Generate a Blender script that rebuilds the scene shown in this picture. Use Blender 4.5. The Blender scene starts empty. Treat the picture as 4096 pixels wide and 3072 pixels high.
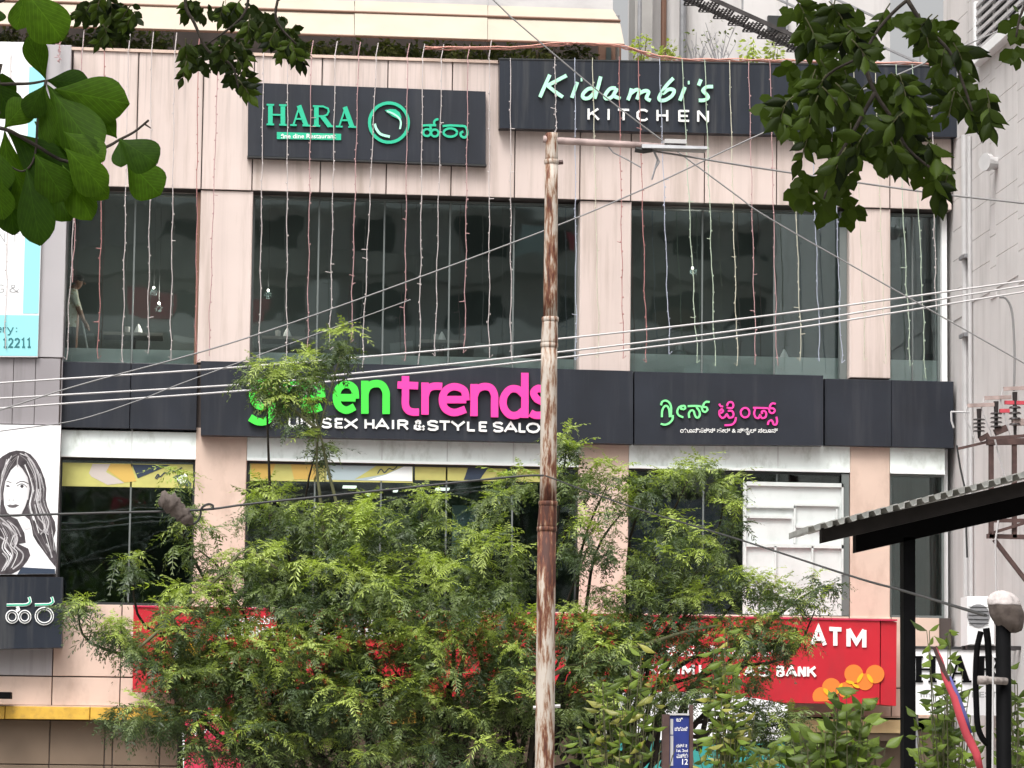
import bpy, bmesh, math, random
import numpy as np
from mathutils import Vector, Matrix
random.seed(7); rng = np.random.default_rng(11)
SC = bpy.context.scene; COL = SC.collection
R = math.radians

# ------------------------------------------------------------------ camera
FPX = 12800.0                      # focal length in photograph pixels (4096 wide)
PITCH, YAW, ROLL = R(6.50), R(5.20), R(0.70)
DIST, CAMZ = 51.2, 1.6
fw = Vector((math.sin(YAW)*math.cos(PITCH), math.cos(YAW)*math.cos(PITCH), math.sin(PITCH)))
r0 = Vector((math.cos(YAW), -math.sin(YAW), 0)); u0 = r0.cross(fw)
rt = math.cos(ROLL)*r0 + math.sin(ROLL)*u0
up = -math.sin(ROLL)*r0 + math.cos(ROLL)*u0
CAM = Vector((-DIST*fw.x, -DIST*fw.y, CAMZ))
cd = bpy.data.cameras.new('camera'); cam = bpy.data.objects.new('camera', cd); COL.objects.link(cam)
cd.lens = FPX/4096*36; cd.sensor_width = 36; cd.clip_end = 3000; cd.clip_start = 0.1
M3 = Matrix((rt, up, -fw)).transposed()
cam.matrix_world = Matrix.Translation(CAM) @ M3.to_4x4()
SC.camera = cam

# ------------------------------------------------------------------ sky, sun, exposure
SUN_EL, SUN_ROT = R(58), R(205)
w = bpy.data.worlds.new('World'); SC.world = w; w.use_nodes = True
nt = w.node_tree; bg = nt.nodes['Background']
sk = nt.nodes.new('ShaderNodeTexSky'); sk.sky_type = 'NISHITA'; sk.sun_disc = False
sk.sun_elevation = SUN_EL; sk.sun_rotation = SUN_ROT; sk.dust_density = 9; sk.air_density = 1.0; sk.ozone_density = 1.0
hs = nt.nodes.new('ShaderNodeHueSaturation'); hs.inputs['Saturation'].default_value = 0.04
nt.links.new(sk.outputs[0], hs.inputs['Color']); nt.links.new(hs.outputs[0], bg.inputs[0])
bg.inputs[1].default_value = 0.15
sl = bpy.data.lights.new('sun', 'SUN'); sl.energy = 1.5; sl.angle = R(22); sl.color = (1, .96, .9)
so = bpy.data.objects.new('sun', sl); COL.objects.link(so)
sd = Vector((math.sin(SUN_ROT)*math.cos(SUN_EL), math.cos(SUN_ROT)*math.cos(SUN_EL), math.sin(SUN_EL)))
so.rotation_euler = sd.to_track_quat('Z', 'Y').to_euler(); so.location = (0, -20, 40)
vs = SC.view_settings; vs.view_transform = 'Standard'; vs.look = 'None'; vs.gamma = 1; vs.exposure = 0.54
vs.use_curve_mapping = False

# ------------------------------------------------------------------ pixel -> place
def ray(u, v): return (fw*FPX + rt*(u-2048) - up*(v-1536))
def S(u, v, y=0.0):
    d = ray(u, v); t = (y-CAM.y)/d.y; return CAM + d*t
def SX(u, v, x):
    d = ray(u, v); t = (x-CAM.x)/d.x; return CAM + d*t
def O(u, v, y): return S(u*4096/2212, v*4096/2212, y)
def region(x0, y0, x1, *_):
    k = 2212/(x1-x0)
    def f(zx, zy, y=0.0): return S(x0+zx/k, y0+zy/k, y)
    f.k = k; f.toS = lambda zx, zy: (x0+zx/k, y0+zy/k)
    return f
Z = [[region(c*1024, r*768, c*1024+1024) for c in range(4)] for r in range(4)]
def pxm(y): return FPX/((S(2048, 1536, y)-CAM).length)     # photo px per metre at plane y

# ------------------------------------------------------------------ mesh builder
class MB:
    def __init__(s): s.v = []; s.f = []; s.m = []
    def add(s, vs_, fs, mi=0):
        b = len(s.v); s.v += [tuple(p) for p in vs_]
        for f in fs: s.f.append(tuple(b+i for i in f)); s.m.append(mi)
        return s
    def box(s, x0, x1, y0, y1, z0, z1, mi=0):
        x0, x1 = min(x0, x1), max(x0, x1); y0, y1 = min(y0, y1), max(y0, y1); z0, z1 = min(z0, z1), max(z0, z1)
        return s.add([(x0,y0,z0),(x1,y0,z0),(x1,y1,z0),(x0,y1,z0),(x0,y0,z1),(x1,y0,z1),(x1,y1,z1),(x0,y1,z1)],
              [(0,3,2,1),(4,5,6,7),(0,1,5,4),(1,2,6,5),(2,3,7,6),(3,0,4,7)], mi)
    def cbox(s, x0, x1, y0, y1, z0, z1, c=.01, mi=0):
        """box whose front (-y) face has chamfered edges"""
        x0, x1 = min(x0, x1), max(x0, x1); z0, z1 = min(z0, z1), max(z0, z1)
        return s.add([(x0,y1,z0),(x1,y1,z0),(x1,y1,z1),(x0,y1,z1),(x0,y0+c,z0),(x1,y0+c,z0),(x1,y0+c,z1),(x0,y0+c,z1),
                      (x0+c,y0,z0+c),(x1-c,y0,z0+c),(x1-c,y0,z1-c),(x0+c,y0,z1-c)],
              [(0,3,2,1),(0,1,5,4),(1,2,6,5),(2,3,7,6),(3,0,4,7),(4,5,9,8),(5,6,10,9),(6,7,11,10),(7,4,8,11),(8,9,10,11)], mi)
    def prism(s, pts, y0, y1, mi=0):
        """polygon of (x,z) points extruded from y0 (front) to y1"""
        n = len(pts)
        vv = [(p[0], y0, p[1]) for p in pts] + [(p[0], y1, p[1]) for p in pts]
        a = sum(pts[i][0]*pts[(i+1) % n][1]-pts[(i+1) % n][0]*pts[i][1] for i in range(n))
        fr = list(range(n)) if a > 0 else list(range(n))[::-1]
        fs = [tuple(fr), tuple(i+n for i in fr[::-1])]
        for k in range(n):
            i, j = fr[k], fr[(k+1) % n]; fs.append((j, i, i+n, j+n))
        return s.add(vv, fs, mi)
    def hexa(s, c8, mi=0):
        return s.add(c8, [(0,3,2,1),(4,5,6,7),(0,1,5,4),(1,2,6,5),(2,3,7,6),(3,0,4,7)], mi)
    def bar(s, a, b, w, h, mi=0, upv=(0,0,1)):
        a, b = Vector(a), Vector(b); d = (b-a).normalized(); U = Vector(upv)
        if abs(d.dot(U)) > .98: U = Vector((0,1,0))
        sx = d.cross(U).normalized(); sy = sx.cross(d)
        q = [(-w/2,-h/2),(w/2,-h/2),(w/2,h/2),(-w/2,h/2)]
        return s.hexa([a+sx*x+sy*y for x, y in q]+[b+sx*x+sy*y for x, y in q], mi)
    def tube(s, path, rad, n=8, mi=0, caps=True):
        path = [Vector(p) for p in path]; rr = rad if hasattr(rad, '__len__') else [rad]*len(path)
        b = len(s.v); prev = None
        for i, p in enumerate(path):
            d = (path[min(i+1, len(path)-1)]-path[max(i-1, 0)]); d = d.normalized() if d.length > 1e-9 else Vector((0,0,1))
            if prev is None:
                a = Vector((0,0,1)) if abs(d.z) < .9 else Vector((1,0,0)); sx = d.cross(a).normalized()
            else:
                sx = prev - d*prev.dot(d); sx = sx.normalized() if sx.length > 1e-6 else d.orthogonal().normalized()
            prev = sx; sy = d.cross(sx)
            for k in range(n):
                t = 2*math.pi*k/n; s.v.append(tuple(p+(sx*math.cos(t)+sy*math.sin(t))*rr[i]))
        for i in range(len(path)-1):
            for k in range(n):
                k2 = (k+1) % n
                s.f.append((b+i*n+k, b+i*n+k2, b+(i+1)*n+k2, b+(i+1)*n+k)); s.m.append(mi)
        if caps and n > 2:
            s.f.append(tuple(b+k for k in range(n))[::-1]); s.m.append(mi)
            e = b+(len(path)-1)*n; s.f.append(tuple(e+k for k in range(n))); s.m.append(mi)
        return s
    def lathe(s, axis_p, prof, n=14, mi=0, axis=(0,0,1)):
        """prof: (distance along axis, radius)"""
        A = Vector(axis).normalized(); P = Vector(axis_p)
        return s.tube_exact([P+A*t for t, _ in prof], [r for _, r in prof], A, n, mi)
    def tube_exact(s, pts, rr, A, n, mi):
        sx = A.orthogonal().normalized(); sy = A.cross(sx); b = len(s.v)
        for p, r in zip(pts, rr):
            for k in range(n):
                t = 2*math.pi*k/n; s.v.append(tuple(p+(sx*math.cos(t)+sy*math.sin(t))*max(r, 1e-4)))
        for i in range(len(pts)-1):
            for k in range(n):
                k2 = (k+1) % n; s.f.append((b+i*n+k, b+i*n+k2, b+(i+1)*n+k2, b+(i+1)*n+k)); s.m.append(mi)
        s.f.append(tuple(b+k for k in range(n))[::-1]); s.m.append(mi)
        e = b+(len(pts)-1)*n; s.f.append(tuple(e+k for k in range(n))); s.m.append(mi)
        return s
    def stroke(s, pts, wd, y0, y1, mi=0, closed=False):
        """ribbon of width wd along (x,z) points, front face at y0, back at y1"""
        P = [Vector((p[0], p[1])) for p in pts]; n = len(P); L = []; Rr = []
        for i in range(n):
            if closed: a, b = P[i-1], P[(i+1) % n]
            else: a, b = P[max(i-1, 0)], P[min(i+1, n-1)]
            d1 = (P[i]-a); d2 = (b-P[i])
            if d1.length < 1e-9: d1 = d2
            if d2.length < 1e-9: d2 = d1
            d1 = d1.normalized(); d2 = d2.normalized(); t = (d1+d2)
            t = t.normalized() if t.length > 1e-6 else d1
            nn = Vector((-t.y, t.x)); c = max(.5, nn.dot(Vector((-d2.y, d2.x))))
            L.append(P[i]+nn*(wd/2/c)); Rr.append(P[i]-nn*(wd/2/c))
        m = n if closed else n-1
        vv = []
        for i in range(n): vv += [(L[i].x,y0,L[i].y),(Rr[i].x,y0,Rr[i].y),(Rr[i].x,y1,Rr[i].y),(L[i].x,y1,L[i].y)]
        fs = []
        for i in range(m):
            a, b = 4*i, 4*((i+1) % n)
            fs += [(a,a+1,b+1,b),(a+1,a+2,b+2,b+1),(a+3,a,b,b+3),(a+2,a+3,b+3,b+2)]
        if not closed: fs += [(0,3,2,1),(4*(n-1),4*(n-1)+1,4*(n-1)+2,4*(n-1)+3)]
        return s.add(vv, fs, mi)
    def mesh(s, name, mats, smooth=False):
        me = bpy.data.meshes.new(name); me.from_pydata(s.v, [], s.f)
        for m in (mats if isinstance(mats, (list, tuple)) else [mats]): me.materials.append(m)
        if len(set(s.m)) > 1: me.polygons.foreach_set('material_index', s.m)
        if smooth: me.polygons.foreach_set('use_smooth', [True]*len(s.f))
        me.update(); return me
    def build(s, name, mats, parent=None, smooth=False):
        o = bpy.data.objects.new(name, s.mesh(name, mats, smooth)); COL.objects.link(o)
        if parent is not None: adopt(o, parent)
        return o

WL = {}
def wloc(o): return WL.get(o.name, Vector((0,0,0)))
def adopt(o, p):
    o.parent = p; o.matrix_parent_inverse = Matrix.Translation(-wloc(p)); WL[o.name] = Vector((0,0,0)) if o.type != 'EMPTY' else o.location.copy()
    return o
def tag(o, label, cat, group=None, kind=None):
    o['label'] = label
    if cat: o['category'] = cat
    if group: o['group'] = group
    if kind: o['kind'] = kind
    return o
def thing(name, label, cat, loc, group=None):
    e = bpy.data.objects.new(name, None); COL.objects.link(e); e.location = loc; e.empty_display_size = .2
    WL[e.name] = Vector(loc); tag(e, label, cat, group); return e
def struct(o): o['kind'] = 'structure'; return o
def inst(name, me, mat4, parent):
    o = bpy.data.objects.new(name, me); COL.objects.link(o); o.parent = parent
    o.matrix_parent_inverse = Matrix.Translation(-wloc(parent)); o.matrix_basis = mat4; return o
def catmull(pts, k=5, closed=False):
    P = [Vector(p) for p in pts]; n = len(P); out = []
    rngi = range(n if closed else n-1)
    for i in rngi:
        p0 = P[(i-1) % n] if closed or i > 0 else P[0]; p1 = P[i]; p2 = P[(i+1) % n]
        p3 = P[(i+2) % n] if closed or i+2 < n else P[-1]
        for j in range(k):
            t = j/k; out.append(.5*((2*p1)+(-p0+p2)*t+(2*p0-5*p1+4*p2-p3)*t*t+(-p0+3*p1-3*p2+p3)*t**3))
    if not closed: out.append(P[-1])
    return out

# ------------------------------------------------------------------ materials
def mat(name, col, rough=.6, metal=0, bump=0, bscale=40, var=.0, vscale=3, stain=None, stain_amt=.0, stretch=(1,1,1), spec=.4, emit=None, es=0):
    m = bpy.data.materials.new(name); m.use_nodes = True; t = m.node_tree; b = t.nodes['Principled BSDF']
    b.inputs['Base Color'].default_value = (*col, 1); b.inputs['Roughness'].default_value = rough; b.inputs['Metallic'].default_value = metal
    b.inputs['Specular IOR Level'].default_value = spec
    if emit: b.inputs['Emission Color'].default_value = (*emit, 1); b.inputs['Emission Strength'].default_value = es
    geo = t.nodes.new('ShaderNodeNewGeometry')
    c = None
    if var:
        n = t.nodes.new('ShaderNodeTexNoise'); n.inputs['Scale'].default_value = vscale; n.inputs['Detail'].default_value = 6
        t.links.new(geo.outputs['Position'], n.inputs['Vector'])
        mr = t.nodes.new('ShaderNodeMapRange'); mr.inputs[1].default_value = .3; mr.inputs[2].default_value = .7; mr.inputs[3].default_value = 1-var; mr.inputs[4].default_value = 1+var
        t.links.new(n.outputs[0], mr.inputs[0])
        mx = t.nodes.new('ShaderNodeVectorMath'); mx.operation = 'SCALE'; mx.inputs[0].default_value = col
        t.links.new(mr.outputs[0], mx.inputs['Scale']); c = mx.outputs[0]
    if stain:
        mp = t.nodes.new('ShaderNodeMapping'); mp.inputs['Scale'].default_value = stretch; t.links.new(geo.outputs['Position'], mp.inputs[0])
        n = t.nodes.new('ShaderNodeTexNoise'); n.inputs['Scale'].default_value = 1; n.inputs['Detail'].default_value = 8; n.inputs['Roughness'].default_value = .62
        t.links.new(mp.outputs[0], n.inputs['Vector'])
        mr = t.nodes.new('ShaderNodeMapRange'); mr.inputs[1].default_value = .5; mr.inputs[2].default_value = .72; mr.inputs[3].default_value = 0; mr.inputs[4].default_value = stain_amt
        t.links.new(n.outputs[0], mr.inputs[0])
        mx = t.nodes.new('ShaderNodeMix'); mx.data_type = 'RGBA'; mx.inputs[7].default_value = (*stain, 1); t.links.new(mr.outputs[0], mx.inputs[0])
        if c: t.links.new(c, mx.inputs[6])
        else: mx.inputs[6].default_value = (*col, 1)
        c = mx.outputs[2]
    if c: t.links.new(c, b.inputs['Base Color'])
    if bump:
        n = t.nodes.new('ShaderNodeTexNoise'); n.inputs['Scale'].default_value = bscale; n.inputs['Detail'].default_value = 4
        t.links.new(geo.outputs['Position'], n.inputs['Vector'])
        bp = t.nodes.new('ShaderNodeBump'); bp.inputs['Strength'].default_value = bump; bp.inputs['Distance'].default_value = .02
        t.links.new(n.outputs[0], bp.inputs['Height']); t.links.new(bp.outputs[0], b.inputs['Normal'])
    return m
def glass(name, tint, refl, refl_col=(.8,.9,.88)):
    m = bpy.data.materials.new(name); m.use_nodes = True; t = m.node_tree; t.nodes.remove(t.nodes['Principled BSDF'])
    o = t.nodes['Material Output']; tr = t.nodes.new('ShaderNodeBsdfTransparent'); tr.inputs[0].default_value = (*tint, 1)
    g = t.nodes.new('ShaderNodeBsdfGlossy'); g.inputs['Color'].default_value = (*refl_col, 1); g.inputs['Roughness'].default_value = .02
    geo = t.nodes.new('ShaderNodeNewGeometry'); n = t.nodes.new('ShaderNodeTexNoise'); n.inputs['Scale'].default_value = .9; n.inputs['Detail'].default_value = 2
    bp = t.nodes.new('ShaderNodeBump'); bp.inputs['Strength'].default_value = .06; bp.inputs['Distance'].default_value = .05
    t.links.new(geo.outputs['Position'], n.inputs['Vector']); t.links.new(n.outputs[0], bp.inputs['Height']); t.links.new(bp.outputs[0], g.inputs['Normal'])
    fr = t.nodes.new('ShaderNodeFresnel'); fr.inputs['IOR'].default_value = 1.5
    ma = t.nodes.new('ShaderNodeMath'); ma.operation = 'ADD'; ma.inputs[1].default_value = refl; t.links.new(fr.outputs[0], ma.inputs[0])
    mx = t.nodes.new('ShaderNodeMixShader'); t.links.new(ma.outputs[0], mx.inputs[0]); t.links.new(tr.outputs[0], mx.inputs[1]); t.links.new(g.outputs[0], mx.inputs[2])
    t.links.new(mx.outputs[0], o.inputs['Surface']); return m
def leafmat(name, col, var=.35, trans=.35, rough=.45, attr=None, hue=None, spec=.5, veins=False):
    """leaf: random tone per object, or tones from a colour attribute, some light passes through"""
    m = bpy.data.materials.new(name); m.use_nodes = True; t = m.node_tree; b = t.nodes['Principled BSDF']; o = t.nodes['Material Output']
    b.inputs['Roughness'].default_value = rough; b.inputs['Specular IOR Level'].default_value = spec
    if attr:
        a = t.nodes.new('ShaderNodeAttribute'); a.attribute_name = attr; c = a.outputs['Color']
    else:
        oi = t.nodes.new('ShaderNodeObjectInfo'); mx = t.nodes.new('ShaderNodeMix'); mx.data_type = 'RGBA'
        h = hue or tuple(x*(1+var*2) for x in col)
        mx.inputs[6].default_value = (*[x*(1-var) for x in col], 1); mx.inputs[7].default_value = (*h, 1)
        t.links.new(oi.outputs['Random'], mx.inputs[0]); c = mx.outputs[2]
    if veins:
        tc = t.nodes.new('ShaderNodeTexCoord'); sx = t.nodes.new('ShaderNodeSeparateXYZ'); t.links.new(tc.outputs['Object'], sx.inputs[0])
        def mth(op, a, b_=None, v1=0.):
            n = t.nodes.new('ShaderNodeMath'); n.operation = op; t.links.new(a, n.inputs[0])
            if b_ is not None: t.links.new(b_, n.inputs[1])
            else: n.inputs[1].default_value = v1
            return n.outputs[0]
        ay = mth('ABSOLUTE', sx.outputs['Y']); ph = mth('SUBTRACT', mth('MULTIPLY', sx.outputs['X'], None, 58.), mth('MULTIPLY', ay, None, 62.))
        lat = mth('GREATER_THAN', mth('SINE', ph), None, .93); mid = mth('LESS_THAN', ay, None, .012); v = mth('MAXIMUM', lat, mid)
        nz = t.nodes.new('ShaderNodeTexNoise'); nz.inputs['Scale'].default_value = 7; nz.inputs['Detail'].default_value = 5; t.links.new(tc.outputs['Object'], nz.inputs['Vector'])
        fac = mth('ADD', mth('MULTIPLY', v, None, .45), mth('MULTIPLY', nz.outputs[0], None, .9)); fac = mth('ADD', fac, None, .5)
        sc_ = t.nodes.new('ShaderNodeVectorMath'); sc_.operation = 'SCALE'; t.links.new(c, sc_.inputs[0]); t.links.new(fac, sc_.inputs['Scale']); c = sc_.outputs[0]
        bp = t.nodes.new('ShaderNodeBump'); bp.inputs['Strength'].default_value = .35; bp.inputs['Distance'].default_value = .01; t.links.new(v, bp.inputs['Height']); t.links.new(bp.outputs[0], b.inputs['Normal'])
    t.links.new(c, b.inputs['Base Color'])
    tr = t.nodes.new('ShaderNodeBsdfTranslucent'); br = t.nodes.new('ShaderNodeMix'); br.data_type = 'RGBA'; br.blend_type = 'MULTIPLY'; br.inputs[0].default_value = 1
    br.inputs[7].default_value = (1.5, 1.7, .5, 1); t.links.new(c, br.inputs[6]); t.links.new(br.outputs[2], tr.inputs[0])
    ms = t.nodes.new('ShaderNodeMixShader'); ms.inputs[0].default_value = trans
    t.links.new(b.outputs[0], ms.inputs[1]); t.links.new(tr.outputs[0], ms.inputs[2]); t.links.new(ms.outputs[0], o.inputs['Surface'])
    return m
def pinkmat(*a, **k):
    """cladding: tone differs a little per panel, rain drips run down from the coping"""
    m = mat(*a, **k); t = m.node_tree; b = t.nodes['Principled BSDF']; src = b.inputs['Base Color'].links[0].from_socket
    oi = t.nodes.new('ShaderNodeObjectInfo'); mr = t.nodes.new('ShaderNodeMapRange'); mr.inputs[3].default_value = .93; mr.inputs[4].default_value = 1.04; t.links.new(oi.outputs['Random'], mr.inputs[0])
    sc = t.nodes.new('ShaderNodeVectorMath'); sc.operation = 'SCALE'; t.links.new(src, sc.inputs[0]); t.links.new(mr.outputs[0], sc.inputs['Scale'])
    geo = t.nodes.new('ShaderNodeNewGeometry'); mp = t.nodes.new('ShaderNodeMapping'); mp.inputs['Scale'].default_value = (11,11,.16); t.links.new(geo.outputs['Position'], mp.inputs[0])
    n = t.nodes.new('ShaderNodeTexNoise'); n.inputs['Scale'].default_value = 1; n.inputs['Detail'].default_value = 7; n.inputs['Roughness'].default_value = .7; t.links.new(mp.outputs[0], n.inputs['Vector'])
    r1 = t.nodes.new('ShaderNodeMapRange'); r1.inputs[1].default_value = .5; r1.inputs[2].default_value = .68; t.links.new(n.outputs[0], r1.inputs[0])
    sx = t.nodes.new('ShaderNodeSeparateXYZ'); t.links.new(geo.outputs['Position'], sx.inputs[0])
    n2 = t.nodes.new('ShaderNodeTexNoise'); n2.inputs['Scale'].default_value = .7; t.links.new(geo.outputs['Position'], n2.inputs['Vector'])
    ad = t.nodes.new('ShaderNodeMath'); ad.operation = 'MULTIPLY_ADD'; ad.inputs[1].default_value = 2.4; t.links.new(n2.outputs[0], ad.inputs[0]); t.links.new(sx.outputs['Z'], ad.inputs[2])
    r2 = t.nodes.new('ShaderNodeMapRange'); r2.inputs[1].default_value = 12.3; r2.inputs[2].default_value = 13.8; r2.inputs[3].default_value = .08; r2.inputs[4].default_value = .6; t.links.new(ad.outputs[0], r2.inputs[0])
    mu = t.nodes.new('ShaderNodeMath'); mu.operation = 'MULTIPLY'; t.links.new(r1.outputs[0], mu.inputs[0]); t.links.new(r2.outputs[0], mu.inputs[1])
    mx = t.nodes.new('ShaderNodeMix'); mx.data_type = 'RGBA'; mx.inputs[7].default_value = (.20,.165,.145,1); t.links.new(mu.outputs[0], mx.inputs[0]); t.links.new(sc.outputs[0], mx.inputs[6]); t.links.new(mx.outputs[2], b.inputs['Base Color'])
    return m
M = {}
M['pink'] = pinkmat('pink_cladding', (.60,.50,.46), .42, var=.05, vscale=.8, stain=(.33,.26,.21), stain_amt=.62, stretch=(5,5,.35), bump=.03, bscale=3)
M['pinklow'] = mat('pink_cladding_low', (.6,.455,.375), .5, var=.07, vscale=1.5, stain=(.3,.2,.15), stain_amt=.4, stretch=(3,3,1.5), bump=.03, bscale=3)
M['grey'] = mat('grey_cladding', (.40,.38,.39), .4, var=.05, vscale=1, stain=(.2,.19,.19), stain_amt=.4, stretch=(7,7,.4))
M['greydark'] = mat('dark_grey_cladding', (.27,.25,.26), .4, var=.07, vscale=1, stain=(.14,.13,.13), stain_amt=.5, stretch=(7,7,.5))
M['black'] = mat('black_panel', (.016,.019,.027), .42, var=.25, vscale=1.2, stain=(.045,.046,.052), stain_amt=.5, stretch=(6,6,.4), bump=.04, bscale=2.5)
M['navy'] = mat('navy_panel', (.013,.017,.026), .4, var=.2, vscale=1.2, stain=(.07,.07,.07), stain_amt=.6, stretch=(8,8,.4))
M['joint'] = mat('joint_seal', (.07,.055,.05), .8)
M['frame'] = mat('window_frame_grey', (.16,.18,.175), .45, .3)
M['framedark'] = mat('dark_frame', (.03,.032,.033), .5)
M['glass'] = glass('tinted_glass', (.93,.97,.96), .075, (.76,.90,.92))
M['glasslow'] = glass('tinted_glass_low', (.78,.88,.88), .08)
M['glassteal'] = glass('teal_glass', (.38,.50,.48), .10)
M['clear'] = glass('clear_glass', (.93,.95,.94), .02)
M['frost'] = mat('frosted_white_strip', (.80,.86,.83), .35, var=.06, vscale=3, stain=(.33,.36,.3), stain_amt=.5, stretch=(6,6,3))
M['conc'] = mat('concrete', (.34,.325,.31), .85, var=.1, vscale=2, bump=.1, bscale=15)
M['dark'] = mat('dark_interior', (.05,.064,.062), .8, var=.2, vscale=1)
M['ledge'] = mat('grey_ledge', (.62,.65,.63), .7, var=.12, vscale=2)
M['greywall'] = mat('grey_render_wall', (.58,.555,.545), .8, var=.06, vscale=1.2, stain=(.30,.28,.27), stain_amt=.5, stretch=(2.5,2.5,.25), bump=.05, bscale=20)
M['groove'] = mat('wall_groove', (.2,.19,.19), .9)
M['white'] = mat('white_paint', (.8,.8,.8), .5, var=.03, vscale=4)
M['whitepanel'] = mat('white_panel', (.60,.63,.615), .5, var=.06, vscale=2, stain=(.45,.48,.46), stain_amt=.6, stretch=(3,3,2))
M['whitedisp'] = mat('white_display', (.86,.9,.88), .45, var=.03, vscale=2)
M['letterwhite'] = mat('white_letter', (.85,.85,.83), .4)
M['mint'] = mat('mint_letter', (.45,.85,.62), .35)
M['harag'] = mat('green_letter', (.03,.46,.27), .35)
M['haral'] = mat('pale_green_leaf', (.42,.8,.62), .35)
M['lime'] = mat('lime_letter', (.07,.72,.07), .35)
M['limep'] = mat('pale_lime_letter', (.22,.8,.3), .35)
M['magenta'] = mat('magenta_letter', (.87,.06,.36), .35)
M['cyan'] = mat('cyan_print', (.30,.66,.70), .3)
M['signwhite'] = mat('white_sign_face', (.88,.87,.88), .3)
M['teal'] = mat('dark_teal_print', (.03,.16,.18), .5)
M['greyprint'] = mat('grey_print', (.42,.42,.43), .5)
M['red'] = mat('red_sign', (.47,.016,.028), .42, var=.08, vscale=1.5, stain=(.30,.03,.035), stain_amt=.5, stretch=(3,3,1))
M['pinkred'] = mat('crimson_sign', (.50,.03,.075), .4, var=.1, vscale=3)
M['orange'] = mat('orange_print', (.80,.20,.035), .45)
M['yell'] = mat('yellow_print', (.82,.44,.02), .45)
M['posteryellow'] = mat('poster_yellow', (.50,.48,.15), .5, var=.08, vscale=4)
M['postergold'] = mat('poster_gold', (.60,.40,.10), .5)
M['posterskin'] = mat('poster_skin', (.52,.46,.42), .5)
M['posternavy'] = mat('poster_navy', (.03,.045,.075), .5)
M['posterblue'] = mat('poster_pale_blue', (.42,.52,.54), .5)
M['hair'] = mat('poster_hair', (.055,.045,.05), .5, var=.5, vscale=9)
M['hairl'] = mat('poster_hair_light', (.42,.40,.41), .5, var=.3, vscale=10)
M['hairm'] = mat('poster_hair_mid', (.16,.145,.15), .5, var=.3, vscale=10)
M['hairf'] = mat('poster_face_shade', (.66,.64,.645), .5)
def faceprint():
    m = mat('poster_face_print', (.8,.8,.8), .45); t = m.node_tree; b = t.nodes['Principled BSDF']; c = Z[2][0](105,930,-.3); k = 1/(Z[2][0].k*pxm(-.3))
    geo = t.nodes.new('ShaderNodeNewGeometry'); mp = t.nodes.new('ShaderNodeMapping'); mp.vector_type = 'TEXTURE'; mp.inputs['Location'].default_value = (c.x,-.3,c.z); mp.inputs['Scale'].default_value = (165*k,1,290*k)
    t.links.new(geo.outputs['Position'], mp.inputs[0]); ln = t.nodes.new('ShaderNodeVectorMath'); ln.operation = 'LENGTH'
    fl = t.nodes.new('ShaderNodeVectorMath'); fl.operation = 'MULTIPLY'; fl.inputs[1].default_value = (1,0,1); t.links.new(mp.outputs[0], fl.inputs[0]); t.links.new(fl.outputs[0], ln.inputs[0])
    cr = t.nodes.new('ShaderNodeValToRGB'); e = cr.color_ramp; e.elements[0].position = .35; e.elements[0].color = (.86,.85,.86,1); e.elements[1].position = 1.0; e.elements[1].color = (.36,.345,.35,1); q = e.elements.new(.72); q.color = (.72,.70,.71,1)
    t.links.new(ln.outputs['Value'], cr.inputs[0]); t.links.new(cr.outputs[0], b.inputs['Base Color']); return m
M['faceprint'] = faceprint()
M['posterw'] = mat('poster_white', (.84,.83,.84), .4)
M['yellowstrip'] = mat('yellow_strip', (.60,.36,.05), .6, var=.15, vscale=5, stain=(.3,.18,.05), stain_amt=.6, stretch=(9,9,9))
M['brownpanel'] = mat('brown_panel', (.16,.115,.08), .5, var=.12, vscale=1.5)
M['awning'] = mat('cream_awning', (.42,.36,.29), .6, var=.06, vscale=2, stain=(.45,.36,.27), stain_amt=.4, stretch=(1.2,3,5), bump=.08, bscale=2.5)
M['awngrey'] = mat('grey_white_awning', (.30,.285,.28), .6, var=.12, vscale=2, stain=(.36,.34,.32), stain_amt=.5, stretch=(2,3,3), bump=.06, bscale=3)
M['brownline'] = mat('brown_pipe', (.17,.09,.06), .6)
M['rust'] = None
M['steel'] = mat('dark_steel', (.05,.045,.045), .55, .4, var=.3, vscale=6)
M['greysteel'] = mat('grey_steel', (.26,.26,.27), .5, .3, var=.15, vscale=8)
M['blackpost'] = mat('black_post', (.0035,.0035,.004), .7, .0, var=.3, vscale=8, spec=.06)
M['roofsheet'] = mat('galvanised_sheet', (.38,.38,.36), .45, .35, var=.2, vscale=10)
M['transf'] = mat('brown_angle_iron', (.085,.05,.045), .6, .2, var=.3, vscale=9)
M['porc'] = mat('porcelain_insulator', (.028,.022,.022), .3)
M['pvc'] = mat('grey_pvc', (.45,.44,.44), .5, var=.06, vscale=5)
M['wirepale'] = mat('pale_wire', (.45,.43,.43), .5)
M['wiregrey'] = mat('grey_wire', (.20,.195,.195), .6)
M['wiredark'] = mat('black_wire', (.03,.03,.03), .6)
M['bark'] = mat('bark', (.035,.028,.022), .9, var=.3, vscale=14, bump=.3, bscale=40)
M['twig'] = mat('green_twig', (.10,.10,.05), .8, var=.2, vscale=10)
M['pot'] = mat('terracotta_pot', (.16,.10,.085), .8, var=.2, vscale=9)
M['joint2'] = mat('mottled_joint', (.10,.08,.07), .9, var=.3, vscale=14, stain=(.03,.022,.02), stain_amt=.95, stretch=(14,14,14), bump=.3, bscale=25)
M['cloth'] = mat('dirty_cloth', (.33,.29,.27), .9, var=.3, vscale=14, stain=(.07,.055,.05), stain_amt=.9, stretch=(24,24,18), bump=.3, bscale=25)
M['flagred'] = mat('faded_red_cloth', (.48,.06,.08), .8, var=.2, vscale=9)
M['flagblue'] = mat('blue_cloth', (.09,.09,.26), .8)
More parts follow.
